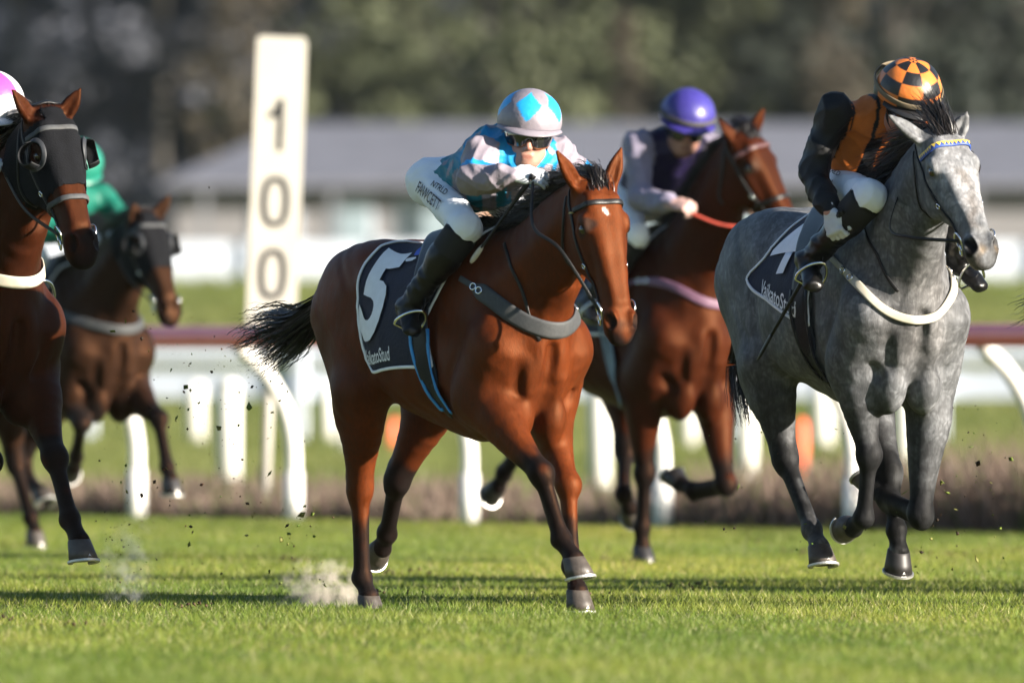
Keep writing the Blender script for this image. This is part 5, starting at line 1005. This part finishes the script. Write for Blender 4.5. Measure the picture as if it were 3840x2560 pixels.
# long low building behind
bd = empty('stable_building', (4.2, 285, 2.5), 0, 'long low cream building with a wide grey hipped roof behind the fences', 'building')
W2, Dp, ez, rz_ = 11.2, 9.0, 2.0, 3.25
MB().box((0, Dp / 2, ez / 2), (2 * W2 - .6, Dp - .6, ez)).build('wall', M['wall'], bd, smooth=False)
v = [(-W2, -.5, ez), (W2, -.5, ez), (W2, Dp + .5, ez), (-W2, Dp + .5, ez), (-W2 + 2.6, Dp / 2, rz_), (W2 - 2.6, Dp / 2, rz_)]
v2 = [(x_, y_, z_ - .12) for x_, y_, z_ in v[:4]]
MB().add(v + v2, [(0, 1, 5, 4), (1, 2, 5), (2, 3, 4, 5), (3, 0, 4), (0, 6, 7, 1), (1, 7, 8, 2), (2, 8, 9, 3), (3, 9, 6, 0), (6, 9, 8, 7)]).build('roof', M['roof'], bd, smooth=False)
MB().box((0, .27, .30), (2 * W2 - .58, .10, .60)).build('plinth', M['wall_grey'], bd, smooth=False)
for i, (x_, w_, m_) in enumerate(((-8.9, .9, 'pane'), (-7.4, .9, 'pane'), (-5.75, 1.5, 'pane'), (-4.55, .72, 'peach'), (-3.7, .72, 'blind'), (-2.75, .8, 'pane'), (-1.7, .9, 'pane'), (.5, 1.2, 'pane'), (2.4, 1.2, 'blind'), (4.4, 1.2, 'pane'), (6.6, .6, 'blind'), (8.6, 1.3, 'pane'))):
    wd = MB().box((x_, .285, 1.22), (w_, .06, 1.0)).build('window', M['white_paint'], bd, smooth=False); MB().box((x_, .245, 1.22), (w_ - .12, .03, .88)).build('pane', M[m_], wd, smooth=False)
for i in range(9): MB().box((-W2 + .9 + i * 2.55, -.30, ez / 2), (.14, .14, ez)).build('veranda_post', M['wall_grey'], bd, smooth=False)

# trees
def tree(px, Y, hgt, wid, cols_, label, n=2600, leaf=.30, bare=False, seed=0, low=.12, group='trees behind the building'):
    r = np.random.default_rng(seed + 100); X = (px - 1920) * Y / 53760; z0_ = float(ground_z(X, Y)); e = empty('tree', (X, Y, z0_), r.uniform(0, 6), label, 'tree', group)
    mb = MB(); mb.tube([(0, 0, -.3), (.05, .02, hgt * .3), (-.05, .06, hgt * .65), (0, 0, hgt * .9)], [wid * .022, wid * .02, wid * .014, .02], 8); K = 9; ends = []
    for i in range(K):
        a = i * 2.4 + r.uniform(-.3, .3); h0 = hgt * r.uniform(.2, .7); L_ = wid * r.uniform(.32, .52) * (1.1 - h0 / hgt * .6); p1 = V(math.cos(a) * L_, math.sin(a) * L_, h0 + hgt * r.uniform(.12, .25)); mb.tube(catmull([V(0, 0, h0), lerp(V(0, 0, h0), p1, .5) + V(0, 0, .1), p1], 3), np.linspace(wid * .009, .015, 7), 5); ends.append(p1)
    mb.build('trunk', M['bark'], e); cl = []
    for i in range(60):
        u = r.uniform(low, 1); R_ = wid * .5 * math.sin(math.pi * min(1, (u * .82 + .16))) ** .7 * r.uniform(.35, 1); a = r.uniform(0, 6.28); cl.append((R_ * math.cos(a), R_ * math.sin(a), hgt * u, wid * r.uniform(.10, .19)))
    ci = r.integers(0, len(cl), n); cc = np.array(cl)[ci]; d = r.normal(0, 1, (n, 3)); d /= np.linalg.norm(d, axis=1)[:, None]; pos = cc[:, :3] + d * (cc[:, 3] * r.uniform(.45, 1.0, n) ** .5)[:, None] * V(1, 1, .8)
    ct = r.uniform(0, 1, len(cl))[ci][:, None] * .4 + r.uniform(.15, .4, (n, 1)); tint = V(*cols_[0]) * (1 - ct) + V(*cols_[1]) * ct
    P, Q, C = leaf_cloud(n, pos, leaf, tint, r); mesh_obj('crown', P, Q, M['leaf'], e, cols=C, smooth=False)
OL = ((.075, .088, .055), (.120, .130, .072)); DK = ((.030, .038, .034), (.058, .066, .050)); GY_ = ((.075, .082, .105), (.115, .120, .145)); BR = ((.070, .060, .045), (.095, .080, .058))  # tints lifted, greys blued: distance haze put into the leaf colour
spec = [(1290, 330, 13, 7, OL), (1560, 345, 14, 8, OL), (1830, 328, 13, 7.5, OL), (2090, 350, 14.5, 8, OL), (2330, 335, 12, 7, OL), (2560, 352, 14, 8, DK), (2820, 338, 13, 7.5, DK), (3080, 350, 15, 8.5, DK), (3360, 332, 14, 8, DK), (3640, 346, 15, 9, DK), (3900, 335, 14, 8, DK), (905, 322, 8.0, 2.6, BR), (1040, 336, 9.5, 4.2, OL), (3130, 318, 8.2, 1.8, BR), (2340, 316, 5.6, 1.1, BR), (60, 330, 15, 8, GY_), (330, 345, 14, 8, GY_), (600, 328, 13, 7, GY_), (800, 350, 13, 7, GY_), (-200, 338, 14, 8, GY_)]
names = {id(OL): 'olive green tree in leaf', id(DK): 'dark evergreen tree', id(BR): 'narrow brown winter tree', id(GY_): 'grey bare winter tree'}
for i, (px, Y, hg, wd_, cc) in enumerate(spec):
    pos_ = 'left of' if px < 1000 else 'above' ; where = {0: 'just right of the marker board', 1: 'above the roof between the marker and the cyan rider', 2: 'behind the silver and cyan helmet', 3: 'above the gap right of the silver and cyan helmet', 4: 'left of the purple helmet', 5: 'behind the purple helmet', 6: 'right of the purple helmet', 7: 'left of the orange and black rider', 8: 'behind the checked helmet', 9: 'right of the checked helmet', 10: 'at the right edge of the picture', 11: 'left of the marker board', 12: 'behind the marker board', 13: 'between the purple rider and the orange and black rider', 15: 'above the hooded bay at the left edge', 16: 'above the green rider', 17: 'between the green rider and the marker board', 18: 'just left of the marker board, further back', 19: 'at the left edge of the picture', 14: 'between the cyan rider and the purple rider, rising over the roof'}[i]
    tree(px, Y, hg, wd_, cc, names[id(cc)] + ' ' + where, seed=i, n=7500 if wd_ > 3 else 2600, leaf=.19 if wd_ > 3 else .11, low=.05)
# wooded hillside far behind: one mass
n = 55000; hx = r.uniform(-45, 45, n); hy = r.uniform(440, 760, n); hz = ground_z(0, hy) + np.abs(r.normal(0, 1, n)) * 4.5 + 1; t = (.5 + .5 * np.sin(hx * .21 + 2 * np.sin(hy * .03)) * np.sin(hy * .045 + hx * .05))[:, None]
tint = V(.070, .076, .098) * (1 - t) + V(.10, .106, .128) * t; P, Q, C = leaf_cloud(n, np.stack([hx, hy, hz], 1), .36, tint * r.uniform(.8, 1.2, (n, 1)), r); tag(mesh_obj('hillside_wood', P, Q, M['leaf'], cols=C, smooth=False), 'grey leafless woodland covering the far hillside', 'woodland', kind='stuff')  # blue-grey tint has the far haze painted in
v = [(-400, 430, 5), (400, 430, 5), (400, 900, 95), (-400, 900, 95)]; o = MB().add(v, [(0, 1, 2, 3)]).build('hills', mat('hill_scrub', (.045, .052, .072), .95, var=.3, scale=.05), smooth=False); o['kind'] = 'structure'  # hill colour blued to carry the same painted haze

# turf thrown up by the hooves
def debris(name, label, n, boxes, size, cols_, seed, flat=.35):
    r = np.random.default_rng(seed); P = []; Q = []; C = []
    w_ = np.array([b[-1] for b in boxes], float); pick = r.choice(len(boxes), n, p=w_ / w_.sum())
    for i in range(n):
        u0, u1, v0, v1, Y0, Y1, _ = boxes[pick[i]]; Yd = r.uniform(Y0, Y1); c = V((r.uniform(u0, u1) - 1920) * Yd / 53760, Yd, max(.01, 1.07 - (r.uniform(v0, v1) - 1330) * Yd / 53760)); s_ = size * np.exp(r.normal(0, .55)); k = 6
        d = r.normal(0, 1, (k, 3)); d /= np.linalg.norm(d, axis=1)[:, None]; a = unit(r.normal(0, 1, 3)); d = d - np.outer(d @ a, a) * flat
        d = np.array([[1, 0, 0], [-1, 0, 0], [0, 1, 0], [0, -1, 0], [0, 0, 1], [0, 0, -1]]) * r.uniform(.5, 1.2, (6, 1)) * (1, 1 - flat * r.uniform(), 1 - flat); R_ = np.linalg.qr(r.normal(0, 1, (3, 3)))[0]; b0 = len(P) * 6
        P.append(c + (d @ R_) * s_); Q += [(b0 + x_, b0 + y_, b0 + z_) for x_, y_, z_ in ((0, 2, 4), (2, 1, 4), (1, 3, 4), (3, 0, 4), (2, 0, 5), (1, 2, 5), (3, 1, 5), (0, 3, 5))]; C += [cols_[r.integers(0, len(cols_))]] * 6
    o = mesh_obj(name, np.vstack(P), np.array(Q), M['leaf'], cols=np.array(C), smooth=False); return tag(o, label, 'debris', kind='stuff')
debris('flying_soil', 'dark crumbs of soil flying behind the hooves', 340, [(350, 1050, 1150, 2150, 60.5, 63, 5), (600, 1250, 1250, 2000, 60, 62, 2.2), (380, 640, 1800, 2200, 60.5, 62, 2.6), (1050, 1330, 1880, 2220, 60, 61.5, 1.0), (3380, 3800, 1480, 2150, 60, 63, 2.2), (2600, 3300, 1500, 2100, 60, 63, .7), (600, 1500, 300, 1000, 60, 62, .12)], .0042, [(.035, .024, .017), (.05, .032, .02), (.02, .016, .012), (.09, .045, .025)], 31)
debris('turf_clods', 'larger clods of turf kicked up behind the hooves', 16, [(1120, 1260, 1930, 2150, 60.4, 61.2, 2), (450, 900, 1700, 2100, 60.5, 62, 3), (3450, 3750, 1600, 2100, 60, 62, 2)], .0065, [(.05, .033, .02), (.08, .05, .03), (.10, .12, .03)], 35, .6)
debris('flying_grass', 'torn bits of grass flying behind the hooves', 240, [(420, 1150, 1200, 2150, 60.5, 63, 4), (1050, 1330, 1800, 2200, 60, 61.5, 1.2), (3350, 3800, 1450, 2150, 60, 63, 2.4), (2600, 3300, 1500, 2150, 60, 63, 1.5)], .0085, [(.12, .16, .03), (.20, .20, .06), (.08, .13, .02)], 33, .92)
r = np.random.default_rng(77); P = []; Q = []; C = []
for i in range(18):                                                  # divots: broken soil and torn grass lying on the turf
    Yd = r.uniform(52, 84); cx = r.uniform(-1, 1) * (Yd * .0357 + .3); R_ = r.uniform(.05, .14)
    for j in range(r.integers(8, 22)):
        c = V(cx + r.normal(0, R_), Yd + r.normal(0, R_ * 1.6), .016 + r.uniform(0, .022)); s_ = r.uniform(.005, .015); d = np.array([[1, 0, 0], [-1, 0, 0], [0, 1, 0], [0, -1, 0], [0, 0, .7], [0, 0, -.7]]) * r.uniform(.5, 1.2, (6, 1)); b0 = len(P) * 6
        P.append(c + (d @ np.linalg.qr(r.normal(0, 1, (3, 3)))[0]) * s_); Q += [(b0 + x_, b0 + y_, b0 + z_) for x_, y_, z_ in ((0, 2, 4), (2, 1, 4), (1, 3, 4), (3, 0, 4), (2, 0, 5), (1, 2, 5), (3, 1, 5), (0, 3, 5))]; C += [((.055, .036, .022), (.09, .06, .035), (.14, .13, .05))[r.integers(0, 3)]] * 6
tag(mesh_obj('divots', np.vstack(P), np.array(Q), M['leaf'], cols=np.array(C), smooth=False), 'loose soil and torn grass from hoof divots lying on the turf', 'divots', kind='stuff')
def puff(name, label, px, v, Yd, sx, sy, sz, dens, col, seed):
    X = (px - 1920) * Yd / 53760; Z = 1.07 - (v - 1330) * Yd / 53760; pm = bpy.data.materials.new(name); pm.use_nodes = True; t = pm.node_tree; N = t.nodes; L = t.links; N.remove(N['Principled BSDF'])
    pv = N.new('ShaderNodeVolumePrincipled'); pv.inputs['Color'].default_value = (*col, 1); tc = N.new('ShaderNodeTexCoord'); mp = N.new('ShaderNodeMapping'); mp.inputs['Scale'].default_value = (1 / sx, 1 / sy, 1 / sz); L.new(tc.outputs['Object'], mp.inputs[0])
    nz = N.new('ShaderNodeTexNoise'); nz.inputs['Scale'].default_value = 14; nz.inputs['Detail'].default_value = 5; nz.inputs['Roughness'].default_value = .62; o2 = N.new('ShaderNodeMapping'); o2.inputs['Location'].default_value = (seed, 0, 0); L.new(tc.outputs['Object'], o2.inputs[0]); L.new(o2.outputs[0], nz.inputs['Vector'])
    ln = N.new('ShaderNodeVectorMath'); ln.operation = 'LENGTH'; L.new(mp.outputs[0], ln.inputs[0])
    def mth(op, a, b):
        m_ = N.new('ShaderNodeMath'); m_.operation = op
        for k_, q_ in enumerate((a, b)):
            if isinstance(q_, (int, float)): m_.inputs[k_].default_value = q_
            else: L.new(q_, m_.inputs[k_])
        return m_.outputs[0]
    rim = mth('MAXIMUM', mth('SUBTRACT', 1., ln.outputs['Value']), 0.); d_ = mth('MAXIMUM', mth('SUBTRACT', mth('SUBTRACT', nz.outputs[0], mth('MULTIPLY', ln.outputs['Value'], .20)), .39), 0.)
    L.new(mth('MULTIPLY', mth('MULTIPLY', d_, rim), dens), pv.inputs['Density']); L.new(pv.outputs[0], N['Material Output'].inputs['Volume']); pv.inputs['Density Attribute'].default_value = ''
    mb = MB(); mb.lathe([(max(.001, math.sin(a)), math.cos(a)) for a in np.linspace(math.pi, 0, 13)], 20); mb.v = [q * V(sx, sy, sz) for q in mb.v]; return tag(mb.build(name, pm, loc=(X, Yd, Z)), label, 'dust', kind='stuff')
puff('dust_puff', 'pale tan puff of dust behind the planted hind hoof', 1215, 2215, 60.9, .27, .20, .17, 130, (.82, .74, .66), 3.)
puff('dust_plume', 'thin grey plume of dust rising between the left horses and the bay', 480, 2120, 61.5, .17, .18, .32, 40, (.80, .79, .78), 8.)


# air over the far ground: one even haze
hz = MB().box((0, 445, 60), (700, 930, 124)).build('haze', None, smooth=False); hm = bpy.data.materials.new('haze'); hm.use_nodes = True; ht = hm.node_tree; ht.nodes.remove(ht.nodes['Principled BSDF']); hv = ht.nodes.new('ShaderNodeVolumePrincipled'); hv.inputs['Density'].default_value = .000035; hv.inputs['Color'].default_value = (.80, .89, 1, 1); hv.inputs['Density Attribute'].default_value = ''; ht.links.new(hv.outputs[0], ht.nodes['Material Output'].inputs['Volume']); hz.data.materials.append(hm); tag(hz, 'thin pale haze over the far ground', 'haze', kind='stuff')

# ------------------------------------------------------------------ horses and riders
def put(root, p):
    root.scale = (p['sc'],) * 3; return root
def scale_all(p, *roots):
    for q in roots:
        if q is not None: put(q, p)
BAY = dict(base=(.062, .0128, .0031), mane_len=.21, mane_side=.1, mane_up=.8, mane_back=.7, mane_n=4600, points=(.0075, .006, .006), muzzle=(.008, .006, .006), eye=(.02, .012, .01), mat='coat', fore_dir=(-.35, .05, 1.), fore_flow=(-1.3, .1, -1.0), fore_len=.15)
BAYD = dict(BAY, base=(.027, .0055, .0018), mane_n=2500, points=(.006, .005, .005))
DARKB = dict(BAY, base=(.015, .0072, .0044), points=(.006, .005, .005), mat='coat_dark')
GREY = dict(base=(.104, .107, .114), points=None, muzzle=(.05, .048, .048), eye=(.03, .028, .028), mat='coat_grey', mane_len=.24, mane_up=.9, mane_side=-.35, mane_back=.8, mane_n=4600, fore_dir=(-.55, -.1, 1), fore_len=.19, fore_n=800, fore_droop=.1, fore_flow=(-.5, 0, -.2), dark_hoof=False)
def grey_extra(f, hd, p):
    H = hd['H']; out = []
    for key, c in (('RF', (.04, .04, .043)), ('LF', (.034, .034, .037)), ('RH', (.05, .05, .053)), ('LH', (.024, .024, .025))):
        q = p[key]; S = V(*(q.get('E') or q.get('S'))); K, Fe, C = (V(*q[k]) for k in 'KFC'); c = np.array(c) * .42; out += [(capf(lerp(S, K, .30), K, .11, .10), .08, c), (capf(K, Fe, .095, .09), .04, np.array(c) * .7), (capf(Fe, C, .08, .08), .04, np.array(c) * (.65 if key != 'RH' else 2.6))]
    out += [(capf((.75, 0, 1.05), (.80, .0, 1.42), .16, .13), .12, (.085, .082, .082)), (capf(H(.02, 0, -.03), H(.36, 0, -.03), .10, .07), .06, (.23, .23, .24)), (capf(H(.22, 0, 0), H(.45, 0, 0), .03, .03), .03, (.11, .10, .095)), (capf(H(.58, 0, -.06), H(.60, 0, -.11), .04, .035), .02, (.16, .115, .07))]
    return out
GREY['extra'] = grey_extra
def bay_extra(f, hd, p):
    H = hd['H']; return [(capf(H(.105, 0, .002), H(.115, .002, .002), .014, .012), .006, (.55, .50, .45)), (capf((-.5, 0, 1.62), (.3, 0, 1.66), .10, .12), .10, (.020, .006, .003)), (capf(hd['nb'] + V(0, 0, .33), hd['nt'] + V(0, 0, .18), .10, .06), .10, (.020, .006, .003))]
BAY['extra'] = bay_extra
SPEC = {}
p = POSES['main']; root, f, hd = build_horse(p, BAY, 'bay racehorse with saddle cloth number 5 and black tail streaming behind', .0085); rd = POSES['rider_main']
def near(P, J, keys, r):
    d = np.full(len(P), 9.)
    for a, b in keys: d = np.minimum(d, capf(J[a], J[b], r, r * .9)(P[:, 0], P[:, 1], P[:, 2]))
    return d
ARM = lambda s: ((('sh' + s, 'el' + s), ('el' + s, 'wr' + s)))
def silk_cyan(P, J, k):
    c = np.tile(V(.010, .14, .20), (len(P), 1)); L_ = k['shm'] - k['hipm']; a = ((P - k['hipm']) @ L_) / (L_ @ L_); d = (P - lerp(k['hipm'], k['shm'], .5)) @ k['dn']
    top = sstep((a - .62 + .15 * np.sin(P[:, 1] * 30)) / .2)[:, None]; c = c * (1 - top) + V(.010, .21, .44) * top
    z = np.abs(((P[:, 1] * 7 + a * 2.2) % 1) - .5) * 2; st = ((d > .07) & (z > .52)); c[st] = V(.24, .22, .25)
    arm = k['arm']; mo = np.sin(P @ V(31, 23, 17) + 3 * np.sin(P @ V(9, 21, -13))) * np.sin(P @ V(-19, 27, 35)); c[mo > .42] = V(.20, .18, .21); c[arm] = V(.23, .20, .235)
    for s in 'RL':
        e = lerp(J['sh' + s], J['el' + s], .72); q = P - e; ax = unit(J['el' + s] - J['sh' + s]); t = q @ ax; zz = np.abs(((q @ unit(np.cross(ax, V(.3, .5, .2)))) * 11 % 1) - .5); m = arm & (np.linalg.norm(q, axis=1) < .14) & (np.abs(t) < .012 + .05 * zz); c[m] = V(.015, .28, .62)
    return c
def cap_cyan(az, e):
    u = (az / (2 * math.pi) * 5 + .62) % 1 - .5; v = (math.degrees(e) - 34) / 36; return (.015, .30, .66) if abs(u) * 2.3 + abs(v) < .92 else (.21, .185, .215)
ST = dict(seed=1, silk=silk_cyan, cap=cap_cyan, peak=mat('peak_silver', (.21, .185, .215), .3), collar_mat=mat('collar_teal', (.010, .14, .2), .6))
r1, k1 = build_person(rd, ST, 'jockey in cyan and silver silks, white breeches and mirrored dark goggles, reaching forward')
def letters(k, txt, C, rgt, up_, w_, h_):
    v_, f_, a_, b_ = text_polys(txt, 1, .01); v_ = v_ - V(v_[:, 0].max() / 2, v_[:, 1].max() / 2, 0); P = V(*C) + np.outer(v_[:, 0] / a_ * w_, rgt) + np.outer(v_[:, 1] / b_ * h_, up_); dv = V(-.857, .515, 0); P = P - dv * .14
    for _ in range(60): P = P + dv * np.clip(k['fb'].sample(P) - .006, -.02, .02)[:, None] * .7
    mesh_obj('lettering', P, f_, M['ink'], k['breeches'])
IR, IU = V(.515, .857, 0), V(0, 0, 1)
letters(k1, 'FAWCETT', POSES['text_main'][0], unit(IR * .72 - IU * .66), unit(IR * .38 + IU * .92), .125, .048); letters(k1, 'NTRLD', POSES['text_main'][1], unit(IR * .80 - IU * .55), unit(IR * .6 + IU * .8), .075, .026)
D, c1, s1 = saddle_set(p, f, dict(num='5', S=.70, numbox=(-.275, .575, .225, .405, .02), textbox=(-.225, .668, .27, .06), logo=(.03, .17), girth=M['leather'], girth_edge=M['girth_blue'], edge_from=.52), 'navy saddle cloth with a large white 5, on the bay nearest the middle', 'small black racing saddle with a blue edged girth, under the cyan rider')
for s in 'RL': stirrup(s1, k1['J'], s, M['steel'])
gR = V(*rd['j']['wrR']) + V(.07, .05, -.03); b1 = bridle_set(p, f, hd, dict(R=gR, L=V(*rd['j']['wrL']) + V(.07, 0, -.02)), 'plain black bridle with steel bit rings, on the bay numbered 5', dict(rosette=True, rein_mid={'R': [(1.19, -.18, 1.50), (1.02, -.21, 1.60)]}))
e1 = breast_band(p, f, POSES['bb_main'], .072, .006, M['elastic'], 'broad grey elastic breastplate with steel buckles, on the bay numbered 5', [[(.78, -.05, 1.14), (.80, -.12, 1.30), (.74, -.17, 1.45), (.62, -.16, 1.56)]])
w1 = whip(p, POSES['whip_main']['a'], POSES['whip_main']['b'], 'black whip with a tan flap held by the cyan jockey', m2=mat('whip_flap', (.45, .38, .28), .7)); scale_all(p, root, r1, c1, s1, b1, e1, w1)

# --- grey
p = POSES['grey']; rd = POSES['rider_grey']; root, f, hd = build_horse(p, GREY, 'dappled grey racehorse with black mane, all feet off the turf', .0088)
def silk_orange(P, J, k):
    c = np.tile(V(.008, .008, .009), (len(P), 1)); L_ = k['shm'] - k['hipm']; a = ((P - k['hipm']) @ L_) / (L_ @ L_); b = (P - k['hipm']) @ k['sx']; o_ = V(.50, .13, .02)
    c[((b + .215) / .135) % 1 < .58] = o_; c[(a > 1.0) & (np.abs(b) < .12)] = o_
    arm = k['arm']; sh = np.minimum(np.linalg.norm(P - J['shR'], axis=1), np.linalg.norm(P - J['shL'], axis=1)); c[arm] = V(.007, .007, .008); c[arm & (sh <= .10) & (np.abs(b) < .23)] = o_; return c
def cap_check(az, e):
    i = int(az / (2 * math.pi) * 8) + int((math.degrees(e) + 14) / 24); return (.54, .15, .025) if i % 2 == 0 else (.008, .008, .009)
ST = dict(seed=2, silk=silk_orange, cap=cap_check, peak=mat('peak_black', (.012, .012, .013), .4), band=mat('strap_olive', (.11, .085, .05), .7), skin=(.44, .21, .15))
r1, k1 = build_person(rd, ST, 'jockey in black and orange silks and a checked cap, head bowed')
letters(k1, 'DY', POSES['text_grey'][0], unit(IR - IU * .1), unit(IR * .1 + IU), .035, .036); letters(k1, 'RLD', POSES['text_grey'][1], unit(IR * .9 - IU * .35), unit(IR * .5 + IU * .8), .05, .02)
D, c1, s1 = saddle_set(p, f, dict(num='4', bold=.012, numbox=(-.12, .44, .25, .30, .05), textbox=(-.13, .50, .36, .065), logo=(.10, .14), S=.66, flap=.05, slant=.28, tslope=.35, rear=[-.03, -.07, -.10, -.14, -.19, -.20, -.18], front=[.44, .42, .36, .28, .28, .31]), 'navy saddle cloth with a white figure and flapping rear corner, on the grey', 'small black racing saddle with a plain dark girth, under the orange and black rider')
for s in 'RL': stirrup(s1, k1['J'], s, M['steel'])
b1 = bridle_set(p, f, hd, dict(R=V(.86, -.12, 1.62), L=V(*rd['j']['wrL']) + V(.05, 0, -.04)), 'bridle with a blue and gold zigzag browband, on the grey', dict(browband='zig', rein_mid={'R': [(1.12, -.20, 1.42), (.98, -.22, 1.46)]}))
e1 = breast_band(p, f, POSES['bb_grey'], .036, .006, M['strap_white'], 'cream white breastplate strap across the chest of the grey', [[(.80, -.10, 1.20), (.78, -.20, 1.30), (.68, -.22, 1.42), (.55, -.20, 1.52)]])
w1 = whip(p, POSES['whip_grey']['a'], POSES['whip_grey']['b'], 'long black whip hanging from the hand of the orange and black jockey', .011, .008); scale_all(p, root, r1, c1, s1, b1, e1, w1)
# --- bay behind, purple rider
p = POSES['purple']; rd = POSES['rider_purple']; root, f, hd = build_horse(p, BAYD, 'dark bay racehorse with head turned, between the bay numbered 5 and the grey', .0115)
def silk_purple(P, J, k):
    c = np.tile(V(.012, .007, .040), (len(P), 1)); arm = k['arm']; sh = np.minimum(np.linalg.norm(P - J['shR'], axis=1), np.linalg.norm(P - J['shL'], axis=1)); c[arm] = V(.20, .18, .245); return c
ST = dict(seed=3, silk=silk_purple, cap=lambda az, e: (.036, .028, .19) if (az / (2 * math.pi) * 6) % 1 > .04 else (.03, .025, .15), peak=mat('peak_purple', (.03, .022, .16), .4), band=mat('strap_grey', (.05, .045, .05), .7), glove=mat('glove_pink', (.42, .26, .23), .7), rim=M['dark_cloth'])
r1, k1 = build_person(rd, ST, 'jockey in a dark purple body with pale sleeves and a purple cap', .0095)
D, c1, s1 = saddle_set(p, f, dict(num=None, textbox=(-.25, .575, .27, .055), logo=(.03, .17), girth=M['girth_grey'], girth_edge=M['girth_grey'], girth_x=[.22, .30, .40]), 'navy saddle cloth with pale piping, under the purple rider', 'small black racing saddle with a grey girth, under the purple rider')
for s in 'RL': stirrup(s1, k1['J'], s, M['steel'])
b1 = bridle_set(p, f, hd, dict(R=V(*rd['j']['wrR']) + V(.08, .02, -.03), L=V(*rd['j']['wrL']) + V(.08, -.02, -.03)), 'dark bridle with a noseband and red reins, on the dark bay', dict(noseband=True, rein=M['rein_red'], bb=mat('browband_brown', (.07, .03, .03), .5)))
e1 = breast_band(p, f, POSES['bb_purple'], .045, .006, M['strap_pink'], 'mauve breastplate strap across the chest of the dark bay', None); scale_all(p, root, r1, c1, s1, b1, e1)
# --- hooded bay at the left edge
p = POSES['left']; rd = POSES['rider_left']; root, f, hd = build_horse(p, dict(BAY, base=(.024, .006, .0024), fore_n=60, fore_len=.06), 'hooded bay racehorse cut off by the left edge of the picture', .010)
P0, Q0 = f.mesh(); hood1 = hood_set(p, f, hd, 'black blinker hood with open eye cups, on the bay at the left edge', P0, Q0)
def silk_white(P, J, k):
    c = np.tile(V(.5, .48, .5), (len(P), 1)); L_ = k['shm'] - k['hipm']; a = ((P - k['hipm']) @ L_) / (L_ @ L_); c[np.abs(a - .55) < .12] = V(.55, .06, .32); c[k['arm']] = V(.5, .48, .5); c[(a > 1.1) & ~k['arm']] = V(.6, .3, .03); return c
ST = dict(seed=4, silk=silk_white, cap=lambda az, e: (.36, .06, .25) if math.degrees(e) > 28 and int(az / (2 * math.pi) * 6) % 2 == 0 else (.48, .47, .49), peak=mat('peak_white', (.6, .6, .62), .4), collar_mat=mat('collar_yellow', (.72, .38, .03), .6))
r1, k1 = build_person(rd, ST, 'jockey in white and pink with a yellow collar, mostly beyond the left edge', .0095)
D, c1, s1 = saddle_set(p, f, dict(num=None, textbox=(-.25, .575, .27, .055), logo=(.03, .17)), 'navy saddle cloth on the hooded bay at the left edge', 'small black racing saddle on the hooded bay at the left edge')
for s in 'RL': stirrup(s1, k1['J'], s, M['steel'])
b1 = bridle_set(p, f, hd, dict(R=V(*rd['j']['wrR']) + V(.06, .02, -.02), L=V(*rd['j']['wrL']) + V(.06, -.02, -.02)), 'worn grey leather bridle with a noseband over a black hood, at the left edge', dict(noseband=True, bb=M['elastic'], nose_mat=M['elastic']))
e1 = breast_band(p, f, POSES['bb_left'], .050, .006, M['strap_white'], 'white breastplate strap with a dark buckle, on the bay at the left edge', None); scale_all(p, root, r1, c1, s1, b1, e1, hood1); LEAD = [root, r1, c1, s1]
# --- dark hooded horse, green rider
p = POSES['dark']; rd = POSES['rider_dark']; root, f, hd = build_horse(p, dict(DARKB, fore_n=60, fore_len=.06, mane_n=2500), 'dark brown hooded racehorse further back beside the rail', .012)
P0, Q0 = f.mesh(); hood1 = hood_set(p, f, hd, 'black blinker hood on the dark brown horse further back', P0, Q0)
ST = dict(seed=5, silk=lambda P, J, k: np.tile(V(.005, .10, .07), (len(P), 1)), cap=lambda az, e: (.008, .14, .098), peak=mat('peak_green', (.008, .14, .098), .4), collar_mat=mat('collar_green', (.006, .1, .07), .6))
r1, k1 = build_person(rd, ST, 'jockey in green silks and a green cap, half hidden behind the hooded bay', .0105)
D, c1, s1 = saddle_set(p, f, dict(num=None, textbox=(-.25, .575, .27, .055), logo=(.03, .17)), 'navy saddle cloth on the dark brown horse further back', 'small black racing saddle under the green rider')
for s in 'RL': stirrup(s1, k1['J'], s, M['steel'])
b1 = bridle_set(p, f, hd, dict(R=V(*rd['j']['wrR']) + V(.06, .02, -.02), L=V(*rd['j']['wrL']) + V(.06, -.02, -.02)), 'black bridle over a blinker hood, on the dark brown horse', dict(bb=M['elastic']))
e1 = breast_band(p, f, POSES['bb_dark'], .055, .006, M['elastic'], 'grey breastplate strap on the dark brown horse', None); scale_all(p, root, r1, c1, s1, b1, e1, hood1)

# --- the leaders: one shows only its tail tip at the right edge, two unseen ones are added to cast ground shadows
def copy_thing(name_roots, dx, dy, labels, hz=0.):
    for rt, lab in zip(name_roots, labels):
        c = rt.copy(); COL.objects.link(c); c.location = (rt.location[0] + dx, rt.location[1] + dy, rt.location[2]); c['label'] = lab
        for ch in rt.children:
            k = ch.copy(); COL.objects.link(k); k.parent = c
            for g in ch.children: z = g.copy(); COL.objects.link(z); z.parent = k
src = LEAD; dx0, dy0 = 2.86 - src[0].location[0], 61.0 - src[0].location[1]
copy_thing(src, dx0, dy0, ('bay racehorse beyond the right edge, only the tip of its black tail in view', 'jockey riding beyond the right edge, ahead of the grey', 'saddle cloth on the horse beyond the right edge', 'saddle on the horse beyond the right edge'))
copy_thing(src, dx0 + 3.1, dy0 + 1.6, ('leading bay racehorse wholly beyond the right edge', 'jockey on the leading horse wholly beyond the right edge', 'saddle cloth on the leading horse beyond the right edge', 'saddle on the leading horse beyond the right edge'))
copy_thing(src[:2], dx0 + 1.7, dy0 + 4.4, ('racehorse running wide of the leaders beyond the right edge', 'jockey running wide of the leaders beyond the right edge'))
